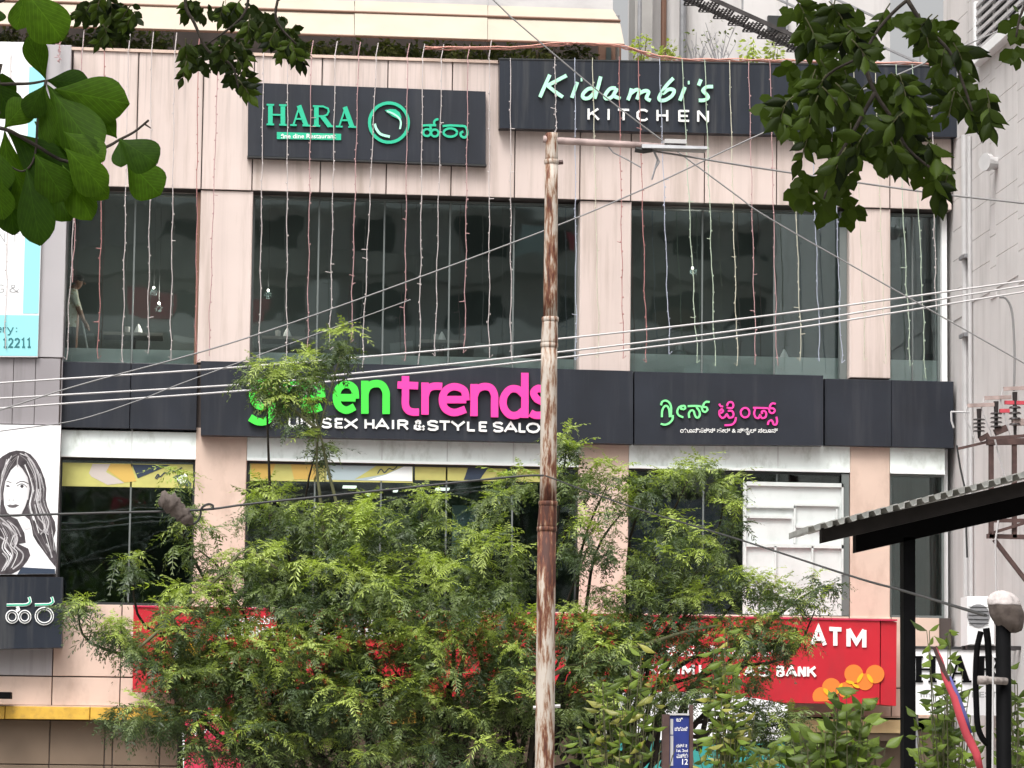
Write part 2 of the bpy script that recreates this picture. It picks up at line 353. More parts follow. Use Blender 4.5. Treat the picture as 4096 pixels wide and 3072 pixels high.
M['bluesign'] = mat('blue_enamel', (.025,.04,.19), .35, var=.1, vscale=10)
M['tealpanel'] = mat('teal_panel', (.04,.27,.25), .45, var=.1, vscale=4)
M['beige'] = mat('beige_beam', (.60,.44,.23), .6, var=.08, vscale=4)
M['ground'] = mat('ground_dust', (.20,.17,.14), .95, var=.2, vscale=.6, bump=.2, bscale=8)
M['asphalt'] = mat('asphalt', (.05,.05,.05), .9, var=.2, vscale=3, bump=.2, bscale=60)
M['paving'] = mat('paving', (.26,.24,.22), .9, var=.15, vscale=2, bump=.1, bscale=20)
M['skin'] = mat('skin', (.26,.13,.09), .55)
M['shirt'] = mat('patterned_shirt', (.72,.70,.60), .8, stain=(.38,.25,.08), stain_amt=.9, stretch=(14,14,14))
M['trouser'] = mat('grey_trousers', (.09,.10,.11), .8)
M['hairblack'] = mat('black_hair', (.012,.010,.010), .6)
M['wood'] = mat('wood_table', (.22,.20,.18), .5, var=.1, vscale=6)
M['lampglow'] = mat('lamp_glow', (.9,.9,.85), .5, emit=(1,.95,.85), es=1.8)
M['lit'] = mat('lit_ceiling_panel', (.9,.9,.85), .5, emit=(1,.93,.8), es=1.6)
def rustmat():
    m = bpy.data.materials.new('rusty_painted_pole'); m.use_nodes = True; t = m.node_tree; b = t.nodes['Principled BSDF']
    geo = t.nodes.new('ShaderNodeNewGeometry'); mp = t.nodes.new('ShaderNodeMapping'); mp.inputs['Scale'].default_value = (26,26,4.2)
    t.links.new(geo.outputs['Position'], mp.inputs[0]); n = t.nodes.new('ShaderNodeTexNoise'); n.inputs['Scale'].default_value = 1; n.inputs['Detail'].default_value = 9; n.inputs['Roughness'].default_value = .68
    t.links.new(mp.outputs[0], n.inputs['Vector'])
    mp2 = t.nodes.new('ShaderNodeMapping'); mp2.inputs['Scale'].default_value = (1.2,1.2,.5); t.links.new(geo.outputs['Position'], mp2.inputs[0])
    n2 = t.nodes.new('ShaderNodeTexNoise'); n2.inputs['Scale'].default_value = 1.6; n2.inputs['Detail'].default_value = 2; t.links.new(mp2.outputs[0], n2.inputs['Vector'])
    add = t.nodes.new('ShaderNodeMath'); add.operation = 'ADD'; t.links.new(n.outputs[0], add.inputs[0])
    sc = t.nodes.new('ShaderNodeMath'); sc.operation = 'MULTIPLY_ADD'; sc.inputs[1].default_value = .6; sc.inputs[2].default_value = -.31; t.links.new(n2.outputs[0], sc.inputs[0]); t.links.new(sc.outputs[0], add.inputs[1])
    cr = t.nodes.new('ShaderNodeValToRGB'); e = cr.color_ramp; e.elements[0].position = .40; e.elements[0].color = (.45,.40,.35,1); e.elements[1].position = .66; e.elements[1].color = (.05,.014,.008,1)
    k = e.elements.new(.475); k.color = (.36,.29,.235,1); k = e.elements.new(.52); k.color = (.22,.12,.07,1); k = e.elements.new(.58); k.color = (.12,.035,.015,1)
    t.links.new(add.outputs[0], cr.inputs[0]); t.links.new(cr.outputs[0], b.inputs['Base Color']); b.inputs['Roughness'].default_value = .75
    bp = t.nodes.new('ShaderNodeBump'); bp.inputs['Strength'].default_value = .4; bp.inputs['Distance'].default_value = .01; t.links.new(n.outputs[0], bp.inputs['Height']); t.links.new(bp.outputs[0], b.inputs['Normal'])
    return m
M['rust'] = rustmat()
# ------------------------------------------------------------------ ground
g = MB(); g.add([(-400,-400,0),(400,-400,0),(400,400,0),(-400,400,0)], [(0,1,2,3)])
struct(g.build('ground', M['ground']))
g = MB(); g.box(-120,120,-16,-4.2,.0,.006); struct(g.build('road', M['asphalt']))
g = MB(); g.box(-120,120,-4,.1,.0,.12); struct(g.build('pavement', M['paving']))
g = MB(); g.box(-120,120,-4.2,-4,.0,.15); struct(g.build('kerb', M['conc']))
g = MB(); g.box(-120,120,-60,-16.2,.0,.12); struct(g.build('near_pavement', M['paving']))
g = MB(); g.box(-120,120,-16.2,-16,.0,.15); struct(g.build('near_kerb', M['conc']))

# ------------------------------------------------------------------ main building
def X(u, v, y=0.): return S(u, v, y).x
def Zz(u, v, y=0.): return S(u, v, y).z
B = thing('commercial_building', 'pink clad commercial building with tall dark windows above the shops', 'building', (0, 3, 0))
YG = .42                                    # plane of the glass
x_left = X(262, 1100); xR = X(3808, 830); xE = X(3757, 1100, YG)
P1 = (X(796,1100,.04), X(1006,1100,.04)); P2 = (X(2319,1100,.04), X(2524,1100,.04)); P3 = (X(3398,1100,.04), X(3562,1100,.04))
zTop = Zz(1136,228); zF = Zz(2048,790); zBt = Zz(1700,1463); zBb = Zz(2400,1768)
zLow = Zz(2048,2448)                        # sill of the lower windows
xL0 = X(-700,1100)
# upper fascia: one cladding panel per seam
seams = [282,546,808,1011,1283,1547,1806,2060,2321,2525,2819,3107,3398,3560,3808]
xs_ = [X(u, 600) for u in seams]
fas = MB(); fas.box(xL0, xR-.006, .035, .9, zF+.01, zTop-.03); fas = fas.build('fascia', M['joint'], B)
for i in range(len(xs_)-1):
    b = MB(); b.cbox(xs_[i]+.009, xs_[i+1]-.009, random.uniform(0,.006), .034, zF, zTop, .006); b.build('cladding_panel', M['pink'], fas)
b = MB(); b.box(xL0, xR+.02, -.03, .5, zTop+.002, zTop+.05); b.build('coping', M['pinklow'], B)
b = MB(); b.box(xR-.03, xR, .036, 1.0, zF+.002, zTop-.002); b.build('side_panel', M['pink'], B)
# pillars, two storeys
def pillar(x0, x1, zt, zb, m):
    b = MB(); b.cbox(x0, x1, .04, YG+.25, zb, zt, .012); return b.build('pillar', m, B)
for (x0, x1) in (P1, P2, P3):
    pillar(x0, x1, zF-.012, zBt-.03, M['pink']); pillar(x0+.012, x1-.012, zBb+.1, zLow, M['pinklow'])
# windows of the two storeys
def window(x0, x1, z0, z1, mull, gm, rail=None, fw_=.035, mat_fr=None, YG=YG):
    fr = MB(); f = mat_fr or M['frame']
    fr.box(x0, x0+fw_, YG-.05, YG+.05, z0, z1); fr.box(x1-fw_, x1, YG-.05, YG+.05, z0, z1)
    fr.box(x0+fw_, x1-fw_, YG-.05, YG+.05, z0, z0+fw_); fr.box(x0+fw_, x1-fw_, YG-.05, YG+.05, z1-fw_, z1)
    w_ = fr.build('window', f, B)
    e = [x0+fw_] + list(mull) + [x1-fw_]
    for a, c in zip(e[:-1], e[1:]):
        p = MB(); p.box(a+.002, c-.002, YG, YG+.01, z0+fw_+.002, z1-fw_-.002); p.build('pane', gm, w_)
    for a in mull:
        p = MB(); p.box(a-.013, a+.013, YG-.03, YG-.004, z0+fw_, z1-fw_-.0); p.build('mullion', M['frame'], w_)
    return w_
def XG(u, v): return X(u, v, YG)
zWt, zWb = zF-.02, zBt-.05
WU = [(X(258,1100,YG), P1[0]+.0, [XG(535,1100)]),
      (P1[1], P2[0], [XG(1272,1100), XG(1534,1100), XG(1797,1100), XG(2053,1100)]),
      (P2[1], P3[0], [XG(2808,1100), XG(3096,1100)]),
      (P3[1], xE, [XG(3648,1100)])]
for x0, x1, ml in WU: window(x0+.004, x1-.004, zWb, zWt, ml, M['glass'])
b = MB(); b.box(P3[0]-.125, P3[0]-.006, YG-.2, YG-.06, zWb, zWt-.02); b.build('window_post', M['frame'], B)
b = MB(); b.box(P1[0]-.05, P1[0]-.004, .1, YG-.06, zWb, zWt-.02); b.build('window_post', M['brownline'], B)
b = MB(); b.box(xE+.002, xE+.09, .25, YG+.3, zLow-.3, zWt-.01); b.build('lit_edge_strip', M['white'], B)  # white strip painted in for the sky-lit edge of the gap
zLt = zBb-.06
WLo = [(X(240,2000,YG), P1[0]+.02, [XG(524,2000)]), (P1[1]-.012, P2[0]+.012, [XG(1256,2000), XG(1520,2000), XG(1780,2000), XG(2043,2000)]),
       (P2[1]-.012, P3[0]+.012, [XG(2802,2100), XG(3095,2100)]), (P3[1]-.012, xE, [])]
YLO = .17
zSt = Zz(2000,1862,.05)                       # bottom of the white strip
for i, (x0, x1, ml) in enumerate(WLo):
    b = MB(); b.box(x0+.004, x1-.004, .05, .12, zSt+.045, zBb+.12)
    st = b.build('frosted_strip', M['frost'], B)
    b = MB(); b.box(x0+.004, x1-.004, .035, YLO-.06, zSt, zSt+.043); b.build('strip_edge', M['whitedisp'], st)
    for a in ml:
        b = MB(); b.box(a-.01, a+.01, .044, .052, zSt+.05, zBb+.1); b.build('strip_joint', M['ledge'], st)
    window(x0+.004, x1-.004, zLow+.02, zSt-.004, ml, M['glassteal'] if i == 3 else (M['clear'] if i == 2 else M['glasslow']), mat_fr=M['framedark'] if i < 3 else M['frame'], YG=YLO)
b = MB(); b.box(P3[0]-.12, P3[0]+.0, YLO-.11, YLO-.052, zLow+.03, zSt-.02); b.build('window_post', M['frame'], B)
# black sign band of the building (end bays)
bandL = (X(250,1560,-.06), X(790,1560,-.06)); bandR = (X(3299,1650,-.1), X(3815,1650,-.1))
fb = MB(); fb.box(x_left-.4, xE+.06, .05, .9, zBb+.02, zBt-.06); fb = fb.build('band_core', M['joint'], B)
b = MB(); b.cbox(bandL[0]-.2, X(522,1560,-.06)-.005, -.06, .048, Zz(500,1714,-.06), Zz(500,1452,-.06), .006); b.build('band_panel', M['black'], fb)
b = MB(); b.cbox(X(522,1560,-.06)+.005, bandL[1]-.004, -.058, .048, Zz(500,1714,-.06), Zz(500,1452,-.06), .006); b.build('band_panel', M['black'], fb)
xm = X(3566,1650,-.1)
for a, c in ((bandR[0], xm-.003), (xm+.003, bandR[1])):
    b = MB(); b.cbox(a, c, -.1 if a == bandR[0] else -.098, .048, Zz(3550,1787,-.1), Zz(3550,1520,-.1), .006); b.build('band_panel', M['black'], fb)
# wall below the lower windows
rows = [(2427,2703), (2709,2822)]
sp = MB(); sp.box(xL0, xE+.1, .06, .6, Zz(300,2824), zLow+.015); sp = sp.build('spandrel', M['joint'], B)
ledge_x = [X(u,2600) for u in (-700,-300,-40,212,484,760,1040,1300,1560,1820,2080,2320,2525,2800,3100,3398,3566,3760)]
zA, zB_, zC, zD = zLow+.012, Zz(300,2704), Zz(300,2709), Zz(300,2822)
for i in range(len(ledge_x)-1):
    b = MB(); b.cbox(ledge_x[i]+.008, ledge_x[i+1]-.008, .01, .058, zB_, zA, .006); b.build('cladding_panel', M['grey'] if i == 2 else M['pinklow'], sp)
    b = MB(); b.cbox(ledge_x[i]+.008, ledge_x[i+1]-.008, .02, .058, zD, zC, .006); b.build('cladding_panel', M['pinklow'], sp)
# shop front level: yellow strip, brown panels
zy0, zy1 = Zz(300,2879,-.2), Zz(300,2828,-.2)
ye = [X(u,2850,-.2) for u in (-700,-300,20,360,590,900,1300,1700)]
soff = MB(); soff.box(xL0, xE, -.15, .6, zy1+.004, zD-.006); soff = soff.build('soffit', M['pinklow'], B)
for a, c in zip(ye[:-1], ye[1:]):
    b = MB(); b.cbox(a+.006, c-.006, -.2, -.0, zy0, zy1, .008); b.build('yellow_strip', M['yellowstrip'], soff)
gw = MB(); gw.box(xL0, xE, .12, .6, 0, zy0+.01); gw = gw.build('shop_wall', M['joint'], B)
pe = [X(u,2960,.1) for u in (-700,-300,-30,199,419,451,640,880,1150,1400,1700,2000,2300,2600,2900,3200,3500,3740)]
for i in range(len(pe)-1):
    b = MB(); b.cbox(pe[i]+.008, pe[i+1]-.008, .09, .118, Zz(300,3060,.1)+.008, zy0-.01, .006); b.build('wall_panel', M['brownpanel'], gw)
    b = MB(); b.cbox(pe[i]+.008, pe[i+1]-.008, .09, .118, .05, Zz(300,3060,.1)-.008, .006); b.build('wall_panel', M['brownpanel'], gw)
# right half beam over the shop
b = MB(); b.box(X(3130,2900,-.3), X(3620,2900,-.3), -.3, .08, Zz(3300,2929,-.3), Zz(3300,2876,-.3)); b.build('shop_beam', M['beige'], B)
b = MB(); b.box(X(3130,2900,-.25), X(3620,2900,-.25), -.25, .08, Zz(3300,2960,-.25), Zz(3300,2931,-.25)); b.build('shutter_box', M['brownpanel'], B)
# left grey bay, in front of the windows
gx1 = X(266,900,-.25); gxs = [X(u,900,-.25) for u in (-700,-420,-140)] + [gx1]
gb = MB(); gb.box(xL0, gx1-.012, -.22, .9, zLow-.1, zTop-.02); gb = gb.build('corner_bay', M['joint'], B)
zg = [Zz(200,178,-.25), Zz(200,1429,-.25), Zz(200,1434,-.25), Zz(200,1699,-.25)]
for a, c in zip(gxs[:-1], gxs[1:]):
    b = MB(); b.cbox(a+.006, c-.001, -.25, -.221, zg[1], zg[0], .006); b.build('cladding_panel', M['grey'], gb)
ge = [X(u,1560,-.25) for u in (-700,-420,-200,-20,52,140)] + [gx1-.03]
for a, c in zip(ge[:-1], ge[1:]):
    b = MB(); b.cbox(a+.004, c-.004, -.25, -.221, zg[3], zg[2], .005); b.build('cladding_panel', M['greydark'], gb)
b = MB(); b.box(gx1-.011, gx1, -.22, .42, zLow-.1, zTop-.03); b.build('bay_side', M['greydark'], gb)
# floors, ceilings, back walls and party walls inside
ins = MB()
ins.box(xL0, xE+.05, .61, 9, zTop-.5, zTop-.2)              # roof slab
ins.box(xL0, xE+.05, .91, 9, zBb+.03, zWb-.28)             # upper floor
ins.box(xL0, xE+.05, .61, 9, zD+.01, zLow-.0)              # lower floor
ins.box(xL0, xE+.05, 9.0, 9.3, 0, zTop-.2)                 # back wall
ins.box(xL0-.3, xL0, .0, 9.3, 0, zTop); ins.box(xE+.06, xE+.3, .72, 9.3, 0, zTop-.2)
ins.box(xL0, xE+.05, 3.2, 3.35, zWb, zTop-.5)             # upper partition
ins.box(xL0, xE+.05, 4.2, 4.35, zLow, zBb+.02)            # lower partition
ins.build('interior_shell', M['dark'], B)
for x0, x1, ml in WU:                                       # low ledge behind the upper glass
    b = MB(); b.box(x0+.02, x1-.02, YG+.016, YG+.4, zWb-.02, zWb+(.38 if x0 > 0 else .26)); b.build('window_ledge', M['ledge'], B)
# salon: white display wall in front of the glass of the third lower bay
dx0, dx1 = X(2972,2200,YLO-.09), X(3376,2200,YLO-.09); dz0, dz1 = zLow+.03, Zz(3100,1928,YLO-.09)
dsp = MB(); dsp.box(dx0, dx1, YLO-.085, YLO-.06, dz0, dz1); dsp = dsp.build('display_wall', M['whitepanel'], B)
def dl(zx0, zy0, zx1, zy1, wd=.03):
    a, c = Z[2][3](zx0, zy0, YLO-.09), Z[2][3](zx1, zy1, YLO-.09)
    b = MB(); b.box(min(a.x,c.x)-wd/2, max(a.x,c.x)+wd/2, YLO-.135, YLO-.086, min(a.z,c.z)-wd/2, max(a.z,c.z)+wd/2); b.build('shelf_board', M['whitepanel'], dsp)
for q in ((-190,1060,225,1060),(225,1045,600,1045),(228,1060,228,1370),(-190,1400,640,1400),(60,1410,60,1640),(380,1410,380,1640),(240,1235,640,1235),(-190,870,640,870),(640,870,640,1640),(-200,870,-200,1640),(-190,1150,190,1150),(590,1090,590,1230)):
    dl(*q)
b = MB(); b.box(P2[1]+.05, dx0-.1, YG+.3, YG+.4, zLow+.02, Zz(2700,1990,YG)); b.build('dark_screen', M['posternavy'], B)
# lit ceiling panels in the salon
for (zx, zy) in ((808,889),(1610,907),(1205,922),(968,955)):
    p = Z[2][1](zx, zy, 2.0); wdt = .22 if zx in (808,1610) else .07
    b = MB(); b.box(p.x-wdt/2, p.x+wdt/2, 1.85, 2.15, p.z-.015, p.z+.01); b.build('ceiling_light', M['lit'], B)
p = Z[2][1](1800,1230,1.4)
b = MB(); b.box(p.x-.2, p.x+.2, 1.4, 1.44, zLow+.02, Z[2][1](1800,1050,1.4).z); b.build('mirror_screen', M['posterblue'], B)

# roof garden parapet posts are built with the roof things
# ------------------------------------------------------------------ lettering
FONT = {
 'A': [[(0,0),(.5,1),(1,0)], [(.2,.34),(.8,.34)]], 'B': [[(.08,0),(.08,1)], [(.08,.96),(.62,.96),(.86,.86),(.86,.66),(.62,.54),(.08,.54)], [(.62,.53),(.95,.4),(.95,.15),(.68,.04),(.08,.04)]],
 'C': [[(.98,.82),(.75,.97),(.35,.97),(.06,.72),(.06,.28),(.35,.03),(.75,.03),(.98,.18)]], 'E': [[(.08,0),(.08,1)], [(.08,.95),(1,.95)], [(.08,.5),(.88,.5)], [(.08,.05),(1,.05)]],
 'G': [[(.98,.82),(.75,.97),(.35,.97),(.06,.72),(.06,.28),(.35,.03),(.75,.03),(.95,.12),(.95,.45),(.6,.45)]],
 'H': [[(.06,0),(.06,1)], [(.94,0),(.94,1)], [(.06,.5),(.94,.5)]], 'I': [[(.5,0),(.5,1)]], 'K': [[(.08,0),(.08,1)], [(.95,1),(.12,.45)], [(.4,.62),(1,0)]],
 'L': [[(.08,1),(.08,.0)], [(.08,.05),(1,.05)]], 'M': [[(.06,0),(.06,1)], [(.94,0),(.94,1)], [(.06,1),(.5,.25),(.94,1)]], 'N': [[(.07,0),(.07,1)], [(.93,0),(.93,1)], [(.07,1),(.93,0)]],
 'O': [[(.5,.97),(.2,.88),(.05,.62),(.05,.38),(.2,.12),(.5,.03),(.8,.12),(.95,.38),(.95,.62),(.8,.88),(.5,.97)]],
 'R': [[(.08,0),(.08,1)], [(.08,.95),(.66,.95),(.9,.84),(.9,.62),(.66,.5),(.08,.5)], [(.55,.5),(.98,0)]],
 'S': [[(.95,.82),(.7,.96),(.3,.96),(.08,.82),(.1,.62),(.35,.52),(.68,.46),(.92,.36),(.92,.16),(.7,.03),(.28,.03),(.05,.17)]],
 'T': [[(.5,0),(.5,1)], [(0,.95),(1,.95)]], 'U': [[(.07,1),(.07,.3),(.2,.08),(.5,.03),(.8,.08),(.93,.3),(.93,1)]], 'V': [[(0,1),(.5,0),(1,1)]],
 'X': [[(0,0),(1,1)], [(0,1),(1,0)]], 'Y': [[(0,1),(.5,.45),(1,1)], [(.5,.45),(.5,0)]],
 '&': [[(1,.45),(.75,.12),(.4,.03),(.1,.15),(.1,.38),(.35,.55),(.6,.72),(.58,.92),(.38,.97),(.22,.85),(.28,.66),(.6,.3),(1,0)]],
 '1': [[(.15,.8),(.55,.97),(.55,.05)], [(.15,.04),(.95,.04)]], '2': [[(.08,.75),(.2,.93),(.55,.97),(.85,.82),(.82,.58),(.4,.3),(.08,.06),(.95,.06)]],
 'v': [[(0,.65),(.5,0),(1,.65)]], 'e': [[(.1,.35),(.9,.35),(.85,.55),(.5,.66),(.15,.5),(.1,.2),(.4,.02),(.9,.1)]], 'r': [[(.2,0),(.2,.65)], [(.2,.45),(.5,.64),(.9,.6)]],
 'y': [[(0,.65),(.5,.05)], [(1,.65),(.35,-.3),(.05,-.3)]], ':': [[(.5,.05),(.5,.17)], [(.5,.48),(.5,.6)]],
}
def write(f, text, spans, ybase, h, wd, yp, depth, m, parent, name='letter', slope=0.):
    """each letter: x span in the picture region f, base line and height in region pixels"""
    k = f.k*pxm(yp)
    for ch, (a, c) in zip(text, spans):
        b = MB()
        for j, st in enumerate(FONT[ch]):
            pts = []
            for (px, py) in st:
                zx = a+px*(c-a); p = f(zx, ybase+slope*(zx-spans[0][0])-py*h, yp); pts.append((p.x, p.z))
            b.stroke(pts, wd/k, yp-depth-.0006*j, yp)
        b.build(name, m, parent)
def trace(f, strokes, wd, yp, depth, m, parent, name='letter', smooth=4, closed=False):
    k = f.k*pxm(yp); b = MB()
    for j, st in enumerate(strokes):
        pts = [f(x, y, yp) for x, y in st]
        if smooth and len(pts) > 2: pts = catmull(pts, smooth, closed)
        b.stroke([(p.x, p.z) for p in pts], (wd[j] if isinstance(wd, (list, tuple)) else wd)/k, yp-depth-.0006*j, yp, closed=closed)
    return b.build(name, m, parent)
def ell(cx, cy, rx, ry, n=22, a0=0, a1=360): return [(cx+rx*math.cos(R(a0+(a1-a0)*i/n)), cy+ry*math.sin(R(a0+(a1-a0)*i/n))) for i in range(n if a1-a0 == 360 else n+1)]
def poly(f, pts, yp, depth, m, parent, name):
    b = MB(); q = [f(x, y, yp) for x, y in pts]; b.prism([(p.x, p.z) for p in q], yp-depth, yp); return b.build(name, m, parent)
def quadboard(name, corners, yf, yb, m, parent):
    b = MB(); q = [S(u, v, yf) for u, v in corners]; b.prism([(p.x, p.z) for p in q], yf, yb); return b.build(name, m, parent)
def typed(text, f, x0, y0, x1, y1, yp, m, parent, name='lettering', ext=.004):
    """small words in the built-in typeface, fitted between two picture points on the base line"""
    c = bpy.data.curves.new(name, 'FONT'); c.body = text; c.size = 1; c.extrude = 0; c.resolution_u = 2; c.offset = .012
    o = bpy.data.objects.new(name, c); COL.objects.link(o)
    dg = bpy.context.evaluated_depsgraph_get(); me = bpy.data.meshes.new_from_object(o.evaluated_get(dg)); bpy.data.objects.remove(o)
    co = np.empty(len(me.vertices)*3); me.vertices.foreach_get('co', co); co = co.reshape(-1, 3)
    if len(co) == 0: return None
    mn, mx = co.min(0), co.max(0); a, b_ = f(x0, y1, yp), f(x1, y1, yp); top = f(x0, y0, yp)
    tx = (co[:,0]-mn[0])/(mx[0]-mn[0]); tz = (co[:,1]-mn[1])/(mx[1]-mn[1])
    out = np.stack([a.x+(b_.x-a.x)*tx, np.full(len(co), yp-ext), a.z+(b_.z-a.z)*tx+(top.z-a.z)*tz], 1)
    me.vertices.foreach_set('co', out.ravel()); me.materials.clear(); me.materials.append(m); me.update()
    ob = bpy.data.objects.new(name, me); COL.objects.link(ob); adopt(ob, parent); ob['kind'] = 'stuff'; return ob

SERIF = {'H': ([[(.2,0),(.2,1)], [(.8,0),(.8,1)]], [[(.2,.5),(.8,.5)], [(.02,.03),(.38,.03)], [(.62,.03),(.98,.03)], [(.02,.97),(.38,.97)], [(.62,.97),(.98,.97)]]),
         'A': ([[(.46,.98),(.84,.02)]], [[(.5,.98),(.16,.02)], [(.28,.34),(.72,.34)], [(0,.03),(.34,.03)], [(.64,.03),(1.04,.03)]]),
         'R': ([[(.2,0),(.2,1)], [(.5,.5),(.9,.02)]], [[(.2,.97),(.55,.97),(.8,.88),(.84,.74),(.76,.58),(.55,.5),(.2,.5)], [(.02,.03),(.4,.03)], [(.02,.97),(.2,.97)], [(.8,.03),(1.06,.03)]])}
def serif(f, text, spans, ybase, h, thick, thin, yp, depth, m, parent, slope=0.):
    k = f.k*pxm(yp)
    for ch, (a, c) in zip(text, spans):
        b = MB(); j = 0
        for sts, wd in zip(SERIF[ch], (thick, thin)):
            for st in sts:
                pts = []
                for px, py in st:
                    zx = a+px*(c-a); p = f(zx, ybase+slope*(zx-spans[0][0])-py*h, yp); pts.append((p.x, p.z))
                b.stroke(pts, wd/k, yp-depth-.0007*j, yp); j += 1
        b.build('letter', m, parent)

# ------------------------------------------------------------------ restaurant sign, leaf in a ring
f = Z[0][1]; yb = -.16
t = thing('restaurant_sign', 'black signboard with green serif lettering and leaf in a ring', 'sign', tuple(S(1467,650,-.02)))
quadboard('board', [(993,330),(1943,366),(1943,657),(991,622)], yb, -.004, M['black'], t)
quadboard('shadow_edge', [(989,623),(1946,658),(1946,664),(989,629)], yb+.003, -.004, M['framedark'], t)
serif(f, 'HARA', [(88,268),(295,460),(488,655),(690,858)], 1082, 180, 40, 15, yb-.012, .03, M['harag'], t, slope=.031)
trace(f, [ell(1148,1062,168,170,30)], 27, yb-.012, .03, M['harag'], t, 'ring', 0, True)
trace(f, [[(1025,1072),(1040,1118),(1080,1163),(1155,1184)]], 22, yb-.012, .03, M['haral'], t, 'arc')
lf = poly(f, [(1113,955),(1160,945),(1205,948),(1240,975),(1256,1015),(1252,1045),(1215,1025),(1175,1005)], yb-.012, .03, M['harag'], t, 'leaf_mark')
trace(f, [[(1130,960),(1190,985),(1235,1020),(1252,1060),(1243,1115)]], 16, yb-.043, .006, M['haral'], t, 'leaf_vein')
trace(f, [[(1438,1088),(1500,1084),(1556,1086)], [(1540,1084),(1538,1055),(1552,1038),(1576,1032)], [(1500,1090),(1510,1112),(1490,1122)], ell(1476,1148,32,30,14)+[(1508,1148)], ell(1544,1152,32,30,14)+[(1576,1152)]], 19, yb-.012, .03, M['harag'], t, 'letter', 2)
trace(f, [[(1612,1092),(1680,1086),(1760,1090),(1802,1094),(1822,1120),(1824,1165),(1805,1190),(1772,1180),(1768,1150),(1790,1140)], ell(1678,1148,58,36,18)+[(1736,1148)]], 20, yb-.012, .03, M['harag'], t, 'letter', 2)
poly(f, [(180,1142),(735,1158),(735,1212),(180,1203)], yb-.012, .018, M['harag'], t, 'plaque')
typed('fine dine Restaurant', f, 215, 1156, 690, 1196, yb-.034, M['letterwhite'], t)

# ------------------------------------------------------------------ kitchen sign
f = Z[0][2]; yb = -.22
t = thing('kitchen_sign', 'long navy signboard with pale mint script lettering at the roof edge', 'sign', tuple(S(2900,540,-.1)))
quadboard('board', [(1998,236),(3072,257),(3866,268),(3866,548),(3072,538),(1998,512)], yb, -.004, M['navy'], t)
quadboard('top_rail', [(1995,232),(3868,264),(3868,269),(1995,237)], yb-.012, -.004, M['framedark'], t)
w_ = 31
for st in ([[(325,650),(282,745),(240,842)], [(470,655),(385,700),(300,745)], [(305,742),(370,795),(438,842)]],
           [[(562,712),(540,780),(515,848)], [(592,690),(606,690)]],
           [[(718,770),(660,770),(612,815),(618,850),(665,848),(722,790)], [(765,665),(738,770),(712,855)]],
           [[(895,765),(845,770),(803,825),(812,855),(860,842),(902,780)], [(905,765),(880,828),(935,856)]],
           [[(1032,768),(1018,820),(1000,868)], [(1018,815),(1068,780),(1098,790),(1078,862)], [(1088,815),(1145,788),(1178,800),(1160,850),(1196,872)]],
           [[(1392,678),(1330,745),(1275,830),(1275,866),(1320,868),(1380,830),(1398,785),(1355,775),(1300,812)]],
           [[(1492,755),(1472,810),(1448,872)], [(1518,717),(1532,717)]], [[(1630,690),(1610,742)]],
           [[(1735,752),(1680,755),(1648,785),(1675,815),(1692,845),(1660,868),(1612,870)]]):
    trace(f, st, w_, yb-.02, .035, M['mint'], t, 'letter', 4)
write(f, 'KITCHEN', [(653,748),(825,842),(915,1010),(1078,1170),(1250,1345),(1437,1528),(1600,1698)], 1035, 94, 18, yb-.02, .03, M['letterwhite'], t, slope=.019)

# ------------------------------------------------------------------ salon signs
f = region(950,1400,2250); yb = -.2
t = thing('salon_sign', 'wide black signboard with lime and magenta lower-case lettering', 'sign', tuple(S(1660,1760,-.02)))
quadboard('board', [(803,1444),(1670,1460),(2532,1484),(2532,1776),(1670,1758),(803,1740)], yb, .036, M['black'], t)
L_ = yb-.02
for st, m in (([[(232,205),(235,320),(232,430),(200,482),(140,490),(85,462)], ell(165,305,62,80,16)+[(227,305)]], 'lime'), ([[(325,205),(325,425)], [(325,290),(352,240),(395,228),(425,235)]], 'lime'),
    ([[(440,318),(574,318)], [(573,325),(562,260),(510,228),(455,255),(436,318),(455,385),(512,408),(570,388)]], 'lime'), ([[(676,326),(803,328)], [(802,334),(792,265),(740,236),(690,262),(672,325),(690,385),(740,412),(796,388)]], 'lime'),
    ([[(866,212),(866,436)], [(866,300),(885,255),(930,232),(980,240),(1008,285),(1010,340),(1010,438)]], 'lime'),
    ([[(1142,180),(1142,300),(1142,375),(1158,410),(1190,424),(1234,425)], [(1088,240),(1228,246)]], 'magenta'),
    ([[(1275,224),(1275,442)], [(1275,320),(1292,272),(1330,250),(1392,250)]], 'magenta'),
    ([[(1398,340),(1555,340)], [(1554,346),(1540,278),(1475,252),(1415,278),(1393,340),(1413,402),(1475,428),(1550,405)]], 'magenta'),
    ([[(1608,234),(1608,452)], [(1608,320),(1628,274),(1670,252),(1720,260),(1746,305),(1748,360),(1748,460)]], 'magenta'),
    ([[(1950,310),(1905,270),(1850,272),(1810,325),(1810,392),(1850,442),(1905,444),(1950,408)], [(1954,158),(1954,464)]], 'magenta'),
    ([[(2100,282),(2045,264),(2014,292),(2035,335),(2085,362),(2100,405),(2070,442),(2025,446),(1992,430)]], 'magenta')):
    trace(f, st, 50, L_, .06, M[m], t, 'letter', 5)
sp_ = [(348,412),(432,505),(525,540),(572,640),(665,716),(728,815),(868,928),(940,1028),(1052,1064),(1090,1160),(1200,1270),(1293,1365),(1375,1445),(1455,1545),(1565,1615),(1645,1697),(1740,1806),(1818,1900),(1916,1958),(1968,2056),(2078,2145)]
write(f, 'UNISEXHAIR&STYLESALON', sp_, 522, 62, 15, yb-.006, .02, M['letterwhite'], t, slope=.0235)
f = region(2560,1560,3200)
t = thing('salon_name_board', 'black signboard with small green and pink Kannada lettering', 'sign', tuple(S(2915,1770,-.02)))
